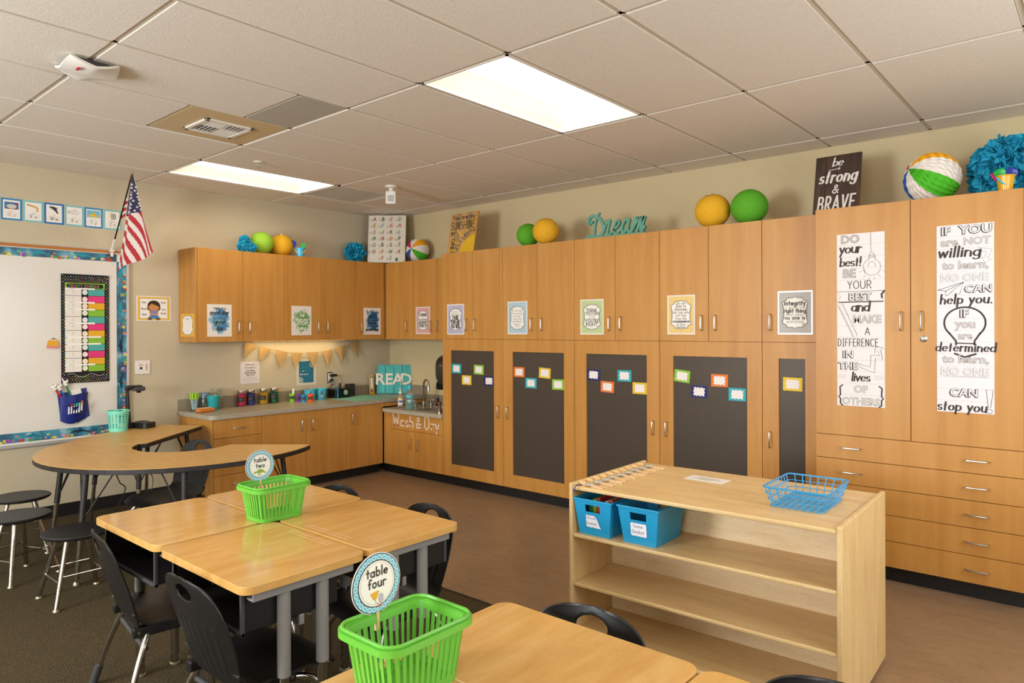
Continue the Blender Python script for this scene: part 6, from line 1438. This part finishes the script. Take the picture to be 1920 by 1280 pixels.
# curved activity tables
KZ = .675; P = Pl((0, 0, 0), UX, UY); seam_o, seam_i = (.672, -3.497), (1.105, -3.145)
cx, cy = 1.36, -2.945; R1, R2 = .893, .335
ang = lambda p: math.degrees(math.atan2(p[1]-cy, p[0]-cx))
def table_legs(T, pts):
    for (x, y, dx, dy) in pts:
        n_ = Vector((dx, dy, 0)).normalized(); s_ = Vector((-n_.y, n_.x, 0))
        t0, t1 = Vector((x, y, KZ-.032)), Vector((x, y, 0))+n_*.07
        b = lambda z: t0.lerp(t1, (KZ-.032-z)/(KZ-.032))
        l = MB().tube([t0, b(.33)], .017, BLACKE, 12).build('leg', T, smooth=True)
        MB().tube([b(.34), b(.02)], .0135, CHROME, 12).build('leg_insert', l, smooth=True); MB().lathe([(.018, .007), (.018, .014), (.01, .03)], (t1.x, t1.y, 0), NICKEL, 12).build('glide', l, smooth=True)
        f = MB()
        for q in (s_*.13-n_*.08, -s_*.13-n_*.08): f.tube([t0+q, b(.36)], .0048, BLACKE, 8)
        f.build('brace', l, smooth=True)
T = thing('activity_table', 'half-ring oak-topped activity table with black edge and leg braces', 'table', (1.36, -2.945, 0), 'curved activity tables')
a0, a1 = ang(seam_o), ang((2.067, -2.40)); a1 = a1 if a1 < a0+1 else a1
q = A(cx, cy, R1, R1, a0+360 if a0 < 0 else a0, 360+a1, 26)+[(1.631, -2.751)]+A(cx, cy, R2, R2, 360+ang((1.70, -2.90)), (a0+360 if a0 < 0 else a0)+2, 14)
outl_ = q
def top(T, q):
    MB().prism(q, P, KZ-.004, KZ, KIDNEY).build('tabletop', T); MB().prism(q, P, KZ-.034, KZ-.0045, BLACKE).build('edge_band', T, bevel=.003)
top(T, q)
table_legs(T, ((1.93, -2.54, .6, .8), (2.13, -3.30, .9, -.4), (1.75, -3.70, .4, -.9), (1.0, -3.60, -.4, -.9)))
T = thing('activity_table', 'straight oak-topped wing table joining the half-ring table to the counter', 'table', (.55, -2.95, 0), 'curved activity tables')
q = [(.669, -3.493), (.52, -3.36), (.393, -3.196), (.31, -3.07), (.225, -2.90), (.16, -2.70), (.165, -2.66), (.506, -2.428), (.53, -2.44), (1.105, -3.10), (1.102, -3.143)]
top(T, q); table_legs(T, ((.50, -2.56, .3, .9), (.30, -2.78, -.7, .1), (.60, -3.25, -.6, -.4), (.96, -3.10, .5, -.3)))
MB().tube(sm([(.42, -3.12, KZ-.04), (.36, -3.08, .45), (.22, -2.98, .28), (.13, -2.93, .22), (.10, -2.88, .16), (.14, -2.96, .02), (.3, -3.02, .012)]), .0045, BLACKP, 6).build('power_cord', None, 'thin black power cord hanging behind the wing table', 'cord', smooth=True)
MB().tube(sm([(.30, -2.90, KZ-.04), (.2, -2.80, .45), (.14, -2.72, .30), (.10, -2.66, .20), (.12, -2.70, .06), (.2, -2.78, .012)]), .0035, BLACKP, 6).build('power_cord', None, 'second black cord hanging down near the counter end', 'cord', smooth=True)
# things on the wing table
T = thing('pencil_basket', 'mint green perforated plastic basket on the wing table', 'basket', (.315, -3.01, KZ)); c = Vector((.315, -3.01, KZ))
f = MB(); n, kk = 72, 30; ri = lambda z: .064+.014*z/.155
def mp2(i, j, dr=0): a = 2*pi*i/n; z = .155*j/kk; return c+Vector(((ri(z)+dr)*cos(a), (ri(z)+dr)*sin(a), z+.001))
hol = lambda i, j: i % 4 in (1, 2) and j % 3 != 0 and 4 < j < 26
for dr, fl_ in ((0, 0), (-.003, 1)):
    for i in range(n):
        for j in range(kk):
            if not hol(i, j):
                q = [mp2(i, j, dr), mp2(i+1, j, dr), mp2(i+1, j+1, dr), mp2(i, j+1, dr)]; f.add(q[::-1] if fl_ else q, [(0, 1, 2, 3)], MINT)
f.lathe([(0, .001), (.064, .001), (.064, .004), (0, .004)], c, MINT, 36); f.build('perforated_wall', T)
MB().lathe([(.074, .152), (.082, .152), (.083, .158), (.082, .165), (.074, .165)], c, MINT, 40, closed=True).build('rim', T, smooth=True)
MB().sphere(c+Vector((.01, .01, .135)), .035, BLACKP, 14, 9, (1.2, 1, .9)).build('computer_mouse', None, 'black computer mouse lying in the mint basket', 'mouse', smooth=True)
T = thing('document_camera', 'black document camera with upright arm on the wing table', 'document camera', (.27, -2.80, KZ))
P2 = Pl((.265, -2.80, KZ), (-.35, .94, 0), (-.94, -.35, 0)); f = MB()
f.prism(rrect(-.06, -.085, .06, .085, .03), P2, .001, .045, BLACKP); f.build('camera_base', T, bevel=.012, seg=3, smooth=True)
MB().sphere(P2(.0, .02, .044), .05, GREYD, 18, 8, (1, 1.2, .25)).build('control_dial', T, smooth=True)
MB().tube([(.235, -2.90, KZ+.002), (.225, -2.905, KZ+.16), (.22, -2.908, 1.0)], [.02, .017, .014], BLACKP, 8).build('arm', T, smooth=True)
MB().tube([(.22, -2.92, 1.0), (.22, -2.885, 1.005)], .022, BLACKP, 12).build('hinge', T, smooth=True)
f = MB().box(.195, -2.90, 1.0, .26, -2.80, 1.024, BLACKP); f.build('head_arm', T, bevel=.008)
MB().box(.19, -2.87, .975, .265, -2.778, 1.012, GREYD).build('camera_head', T, bevel=.014, seg=3); MB().lathe([(.018, 0), (.016, -.014), (0, -.014)], (.225, -2.82, .975), BLACKG, 16).build('lens', T, smooth=True)
# lime baskets and table signs
def basket(loc, label):
    T = thing('slatted_basket', label, 'basket', loc, 'lime plastic baskets'); c = Vector(loc); h = .136
    f = MB(); N = 56
    def rr(x, y, r, z): return [c+Vector((a, b, z)) for a, b in rrect(-x, -y, x, y, r, N//4-1)]
    def ring(l0, l1): n = len(l0); f.add(l0+l1, [(i, (i+1) % n, n+(i+1) % n, n+i) for i in range(n)], GREEN)
    zs = lambda z: (.067+.017*z/h, .094+.019*z/h, .024+.006*z/h)
    def lev(z, d=0): x, y, r = zs(z); return rr(x-d, y-d, r-d*.5, z)
    b0 = lev(.001); n = len(b0)
    f.add(b0, [tuple(range(n))[::-1]], GREEN); f.add(lev(.004, .003), [tuple(range(n))], GREEN)
    ring(lev(.001), lev(.018)); ring(lev(.018), lev(.018, .003)); ring(lev(.018, .003), lev(.004, .003))
    ring(lev(.118), lev(h)); ring(lev(h, .003), lev(.118, .003)); ring(lev(.118, .003), lev(.118))
    f.build('basket_body', T, smooth=True, ang=50)
    # upright slats, evenly spaced round the outline
    def along(z, s, d=0):
        q = lev(z, d); L = [(q[(i+1) % n]-q[i]).length for i in range(n)]; tot = sum(L); s = (s % 1)*tot; i = 0
        while s > L[i] and i < n-1: s -= L[i]; i += 1
        return q[i].lerp(q[(i+1) % n], min(1, s/max(L[i], 1e-9)))
    K = 40; f = MB()
    for k in range(K):
        s0, s1 = k/K, k/K+.52/K; vs = []
        for z in (.016, .119):
            for d in (0, .003): vs += [along(z, s0, d), along(z, s1, d)]
        f.add(vs, [(0, 1, 5, 4), (3, 2, 6, 7), (2, 0, 4, 6), (1, 3, 7, 5)], GREEN)
    f.build('slats', T)
    f = MB(); x, y, r = zs(h)
    o1, o2, o3, o4 = rr(x+.016, y+.016, r+.016, h-.012), rr(x+.016, y+.016, r+.016, h+.002), rr(x-.003, y-.003, r, h+.004), rr(x-.001, y-.001, r, h-.012)
    for a, b in ((o1, o2), (o2, o3), (o3, o4), (o4, o1)): ring(a, b)
    f.build('rim', T, smooth=True, ang=50)
    f = MB(); q = [c+Vector((a, b, h+.006)) for a, b in rrect(-x-.008, -y-.008, x+.008, y+.008, r+.008, 8)]
    f.tube(q, .0042, GREEN, 8, True); f.build('folded_handle', T, smooth=True)
    return T
B2 = (3.685, -3.625, .70+zf); B4 = (5.145, -4.165, .70+zf)
basket(B2, 'lime green slatted basket in the middle of table two'); basket(B4, 'lime green slatted basket in the middle of table four')
def table_sign(o, r, words, label, art, tilt=0):
    T = thing('table_sign', label, 'table sign', o, 'round table signs'); P = Pl(o, (.12*(1 if tilt else 0), 1, .0), (0, 0, 1)); P.u = P.u.normalized(); cz = r+.012
    MB().prism(A(0, cz, r*1.03, r*1.03, 0, 360, 48)[:-1], P, -.0012, 0, LAM).build('laminated_disc', T)
    f = MB(); f.prism(A(0, cz, r, r, 0, 360, 48)[:-1], P, None, .0006, ink('#3a3a3c')); f.prism(A(0, cz, r*.975, r*.975, 0, 360, 48)[:-1], P, None, .0009, ink('#6fb8d3'))
    for k in range(26):
        a = 2*pi*k/26; cx_, cy_ = r*.875*cos(a), cz+r*.875*sin(a); f.ribbon(P, A(cx_, cy_, r*.075, r*.075, 0, 360, 8)[:-1], r*.014, .0012, ink('#d9edf2'), True)
    f.prism(A(0, cz, r*.79, r*.79, 0, 360, 44)[:-1], P, None, .0015, ink('#3a3a3c')); f.prism(A(0, cz, r*.755, r*.755, 0, 360, 44)[:-1], P, None, .0018, ink('#f0ece6'))
    f.ribbon(P, A(0, cz, r*.69, r*.69, 0, 360, 40)[:-1], r*.006, .0021, ink('#a9a39c'), True)
    f.build('printed_ring', T)
    f = MB()
    for s_, y, z_ in ((words[0], .26, .31), (words[1], -.12, .31)): type_on(f, P, s_, 0, cz+r*y, r*z_, ink('#3f3a38'), .0024, style='hand', hw=.085, gap=.17)
    f.build('lettering', T); f = MB(); art(f, P, cz, r); f.build('picture_print', T)
    f = MB(); f.pbox(P, -.003, -.026, .003, .016, .002, .007, PINE); f.pbox(P, -.003, -.028, .003, .0, -.006, .002, PINE); f.build('clothespin', T, bevel=.001)
def turtle(f, P, cz, r):
    g = ink('#96a83a'); y = cz-r*.41
    f.prism([(-.3*r, y), (-.2*r, y+.14*r), (0, y+.2*r), (.2*r, y+.12*r), (.32*r, y-.02*r), (.1*r, y-.07*r), (-.15*r, y-.06*r)], P, None, .0024, g); f.prism(A(-.37*r, y, .1*r, .06*r)[:-1], P, None, .0024, g)
    f.prism([(-.2*r, y-.03*r), (-.12*r, y-.2*r), (.05*r, y-.24*r), (.08*r, y-.18*r), (-.04*r, y-.16*r), (-.08*r, y-.05*r)], P, None, .0027, ink('#a3b545')); f.prism([(.22*r, y-.02*r), (.36*r, y-.14*r), (.44*r, y-.06*r), (.3*r, y)], P, None, .0027, ink('#a3b545'))
def pelican(f, P, cz, r):
    y = cz-r*.46
    f.prism([(-.3*r, y+.17*r), (-.05*r, y+.21*r), (.08*r, y+.21*r), (.02*r, y+.02*r), (-.08*r, y-.1*r), (-.18*r, y-.04*r)], P, None, .0024, ink('#e3ab3a')); f.prism(A(.16*r, y-.06*r, .11*r, .16*r)[:-1], P, None, .0024, ink('#b9b6bd'))
    f.ribbon(P, [(-.08*r, y-.08*r), (-.05*r, y-.19*r), (.03*r, y-.23*r)], r*.008, .0024, ink('#8d8a90'))
    for s_ in (.05, .17): f.ribbon(P, [(s_*r, y-.22*r), (s_*r, y-.32*r), (s_*r-.06*r, y-.34*r)], r*.018, .0027, ink('#dd8468'))
table_sign((B2[0]-.084, B2[1]-.015, B2[2]+.127), .063, ('table', 'two'), 'round table two sign with a green turtle clipped to the lime basket', turtle)
table_sign((B4[0]-.084, B4[1]-.015, B4[2]+.127), .066, ('table', 'four'), 'round table four sign with an orange beak picture clipped to the lime basket', pelican)
# ================================================================ birch shelf
SH = (4.955, -2.125, 0); ROT = rd(1.6)
T = thing('mobile_shelf', 'low two-sided birch plywood shelf unit in front of the tall cabinets', 'shelf', (0, 0, 0)); hw_, hd_, sh = .598, .362, .752
for s_ in (-1, 1): MB().box(s_*hw_, -hd_, .02, s_*(hw_-.019), hd_, sh, BIRCHV).build('side_panel', T, bevel=.004, seg=3)
MB().box(-hw_+.0195, -hd_+.004, sh-.030, hw_-.0195, hd_-.004, sh-.012, BIRCH).build('top_panel', T, bevel=.005, seg=3)
for z in (.517, .288, .062): MB().box(-hw_+.0195, -hd_+.006, z-.017, hw_-.0195, hd_-.006, z, BIRCH).build('shelf_board', T, bevel=.005, seg=3)
MB().box(-hw_+.02, -.008, .062, hw_-.02, .008, sh-.031, BIRCHL).build('divider_panel', T)
for x in (-.5, .5):
    for y in (-.28, .28): MB().lathe([(.022, -.012), (.024, 0), (.022, .012)], (x, y, .024), BLACKP, 14, (1, 0, 0)).build('caster', T, smooth=True)
f = MB()
for k in range(10): f.box(-hw_+.02, -hd_+.055+.062*k, sh-.012, -hw_+.058, -hd_+.058+.062*k, sh+.004, BIRCH)
f.build('slot_slats', T)
SM = Matrix.Rotation(ROT, 4, 'Z'); SM.translation = Vector(SH)
T.location = SH; T.rotation_euler = (0, 0, ROT)
def on_shelf(o, x, y, z, rz=0): o.location = SM @ Vector((x, y, z)); o.rotation_euler = (0, 0, ROT+rz); return o
# blue bins with handholds, labels and contents
def make_bin(words, label, peel):
    T = thing('storage_bin', label, 'storage bin', (0, 0, 0), 'blue labelled bins on the birch shelf')
    w0, w1, d0, d1, h, t_ = .080, .101, .115, .135, .168, .003
    f = MB()
    def wall(P0, u, half0, half1, off0, off1, hole):
        def fn(a, b): return P0(u, (2*a-1)*(half0+(half1-half0)*b), off0+(off1-off0)*b, h*b)
        f.sheet(fn, 24, 20, t_, BLUEB, hole)
    hl = lambda a, b: abs(a-.5) < .21 and .66 < b < .86
    wall(lambda u, s, o, z: (s, -o, z), 0, w0, w1, d0, d1, hl); wall(lambda u, s, o, z: (-s, o, z), 0, w0, w1, d0, d1, hl)
    wall(lambda u, s, o, z: (o, s, z), 0, d0, d1, w0, w1, None); wall(lambda u, s, o, z: (-o, -s, z), 0, d0, d1, w0, w1, None)
    f.box(-w0, -d0, .0005, w0, d0, .004, BLUEB); f.build('bin_body', T, smooth=True, ang=30)
    f = MB(); a, b = w1, d1
    for q in ((-a-.005, -b-.005, a+.005, -b+.004), (-a-.005, b-.004, a+.005, b+.005), (-a-.005, -b, -a+.004, b), (a-.004, -b, a+.005, b)): f.box(q[0], q[1], h-.008, q[2], q[3], h+.001, BLUEB)
    f.build('rim', T, bevel=.002)
    v = Vector((0, -(d1-d0)/h, 1)).normalized(); P = Pl((0, -d0-.0012, 0), (1, 0, 0), v)
    f = MB(); q = []
    for i in range(9): q.append((-.04+.08*i/8, .098+.002*(i % 2)))
    for i in range(7): q.append((.04+.002*(i % 2), .098-.058*i/6))
    for i in range(9): q.append((.04-.08*i/8, .038-.002*(i % 2)))
    for i in range(7): q.append((-.04-.002*(i % 2), .04+.058*i/6))
    c_ = lambda a, b: P(a, b, (.0006+(max(0, a-.005)*.55 if peel else 0)))
    class PP:
        n = P.n
        def __call__(s, a, b, c=0): return P(a, b, c+.0006)
    Q = PP()
    if peel: q = [a for a in q if a[0] < .012] + []
    if peel: q = [(-.04, .098), (-.02, .096), (0, .098), (.012, .095), (.021, .084), (.028, .066), (.034, .05), (.042, .034), (.03, .037), (.015, .036), (0, .038), (-.02, .036), (-.04, .039), (-.042, .06), (-.04, .08)]
    f.prism(q, Q, None, 0, ink('#5a6fb8')); f.prism([(a*.95-.0, .068+(b-.068)*.95) for a, b in q], Q, None, .0004, ink('#e9e8ee')); f.build('paper_label', T)
    f = MB()
    for s_, y in ((words[0], .078), (words[1], .052)): type_on(f, Q, s_, -.009 if peel else -.002, y, .014 if peel else .015, ink('#5a565c'), .0009, style='hand', hw=.05, gap=.2)
    f.build('lettering', T)
    return T
on_shelf(make_bin(('Break', 'Basket'), 'blue bin with a peeling break basket label on the birch shelf', True), -.478, -.215, .5175)
on_shelf(make_bin(('Game', 'Basket'), 'blue bin labelled game basket on the birch shelf', False), -.248, -.205, .5175)
R = random.Random(2)
for k, (c, nm) in enumerate((('#2f8f6a', 'green'), ('#9acb3a', 'lime'), ('#b8322f', 'red'), ('#1f3f7a', 'navy'), ('#e6e0d6', 'white'), ('#c2552f', 'rust'))):
    o = MB().box(-.0095, -.075, 0, .0095, .075, .140+.008*(k % 3), ink(c)).build('game_box', None, nm+' game box standing in the break basket bin', 'game box', 'game boxes in the break basket', bevel=.001)
    on_shelf(o, -.534+.0225*k, -.20, .5225)
# wire basket
def wire_basket():
    T = thing('wire_basket', 'turquoise wire basket on the birch shelf', 'wire basket', (0, 0, 0)); X0, Y0, X1, Y1, h = .104, .145, .128, .170, .082
    f = MB(); f.tube([(a, b, h) for a, b in rrect(-X1, -Y1, X1, Y1, .022, 5)], .0036, BLUEW, 8, True); f.build('rim_wire', T, smooth=True)
    f = MB()
    for z in (.004, .030, .056): k = z/h; x, y = X0+(X1-X0)*k, Y0+(Y1-Y0)*k; f.tube([(a, b, z) for a, b in rrect(-x, -y, x, y, .018, 4)], .0021, BLUEW, 6, True)
    n1, n2 = 7, 9
    for i in range(n1):
        s_ = -1+2*(i+.5)/n1; f.tube([(s_*X1*.92, -Y1, h), (s_*X0*.94, -Y0, .003), (s_*X0*.94, Y0, .003), (s_*X1*.92, Y1, h)], .0024, BLUEW, 6)
    for i in range(n2):
        s_ = -1+2*(i+.5)/n2; f.tube([(-X1, s_*Y1*.92, h), (-X0, s_*Y0*.94, .006), (X0, s_*Y0*.94, .006), (X1, s_*Y1*.92, h)], .0024, BLUEW, 6)
    f.build('wire_mesh', T, smooth=True); return T
on_shelf(wire_basket(), .375, -.02, sh-.0115)
o = MB().box(-.10, -.055, 0, .10, .055, .0006, PAPER)
p = o.build('paper_note', None, 'white paper note lying on top of the birch shelf', 'paper note', org=(0, 0, 0))
f = MB()
for k, w in enumerate((.05, .075, .03)):
    for j in range(2): f.ribbon(Pl((0, 0, .0012), UX, UY), [(-w+.005*i, .022-.022*k+.0025*sin(i*1.9+k)) for i in range(int(w*2/.005))], .0015, 0, ink('#8a8580'))
f.build('handwriting', p); on_shelf(p, -.14, .155, sh-.0115, rd(-2))
# clothespins with round number tags
def make_clip():
    T = thing('tagged_clothespin', '', 'clothespin', (0, 0, 0)); f = MB()
    for s_ in (-1, 1):
        f.add([(.0, s_*.001, 0), (.075, s_*.004+s_*.006, 0), (.075, s_*.004+s_*.013, 0), (.03, s_*.009, 0), (0, s_*.007, 0), (.0, s_*.001, .008), (.075, s_*.01, .008), (.075, s_*.017, .008), (.03, s_*.009, .008), (0, s_*.007, .008)],
              [(0, 1, 2, 3, 4)[::-s_], (5, 6, 7, 8, 9)[::s_], (0, 1, 6, 5)[::s_], (1, 2, 7, 6)[::s_], (2, 3, 8, 7)[::s_], (3, 4, 9, 8)[::s_], (4, 0, 5, 9)[::s_]], PINE)
    f.build('wooden_prongs', T)
    MB().tube([(.03, -.008, .004), (.03, .008, .004)], .0045, STEEL, 8).build('spring', T, smooth=True)
    MB().lathe([(0, .0085), (.024, .0085), (.024, .0098), (0, .0098)], (-.012, 0, 0), LAM, 22).build('round_tag', T)
    f = MB(); Pq = Pl((-.012, 0, .0101), UX, UY); f.ribbon(Pq, A(0, 0, .0215, .0215, 0, 360, 20)[:-1], .002, 0, ink('#6fa3a6'), True); f.ribbon(Pq, [(-.006, .004), (-.002, .007), (.004, .002), (.0, -.006)], .0012, 0, ink('#7a736c')); f.build('tag_print', T)
    return T
K0 = make_clip(); usedk = [0]
ORD = ('first', 'second', 'third', 'fourth', 'fifth', 'sixth', 'seventh', 'eighth', 'ninth')
for i in range(9):
    o = place(K0, usedk, (0, 0, 0), 0, ORD[i]+' tagged clothespin counted from the blue bins along the birch shelf edge', 'tagged clothespins on the birch shelf'); on_shelf(o, -.498+.004*(i % 3), -.32+.071*i, sh-.0115, rd(-6+5*(i % 3)))
f = MB().tube([(-.535, -.345, sh-.004), (-.548, -.372, sh-.003), (-.552, -.382, sh-.012), (-.553, -.385, sh-.03)], .0028, ink('#232a66'), 6); f.tube([(-.553, -.385, sh-.03), (-.553, -.386, sh-.04)], .004, STEEL, 6)
o = f.build('ribbon_tag', None, 'short navy ribbon hanging over the birch shelf edge above the bins', 'ribbon', org=(0, 0, 0)); on_shelf(o, 0, 0, 0)
bpy.context.view_layer.update()
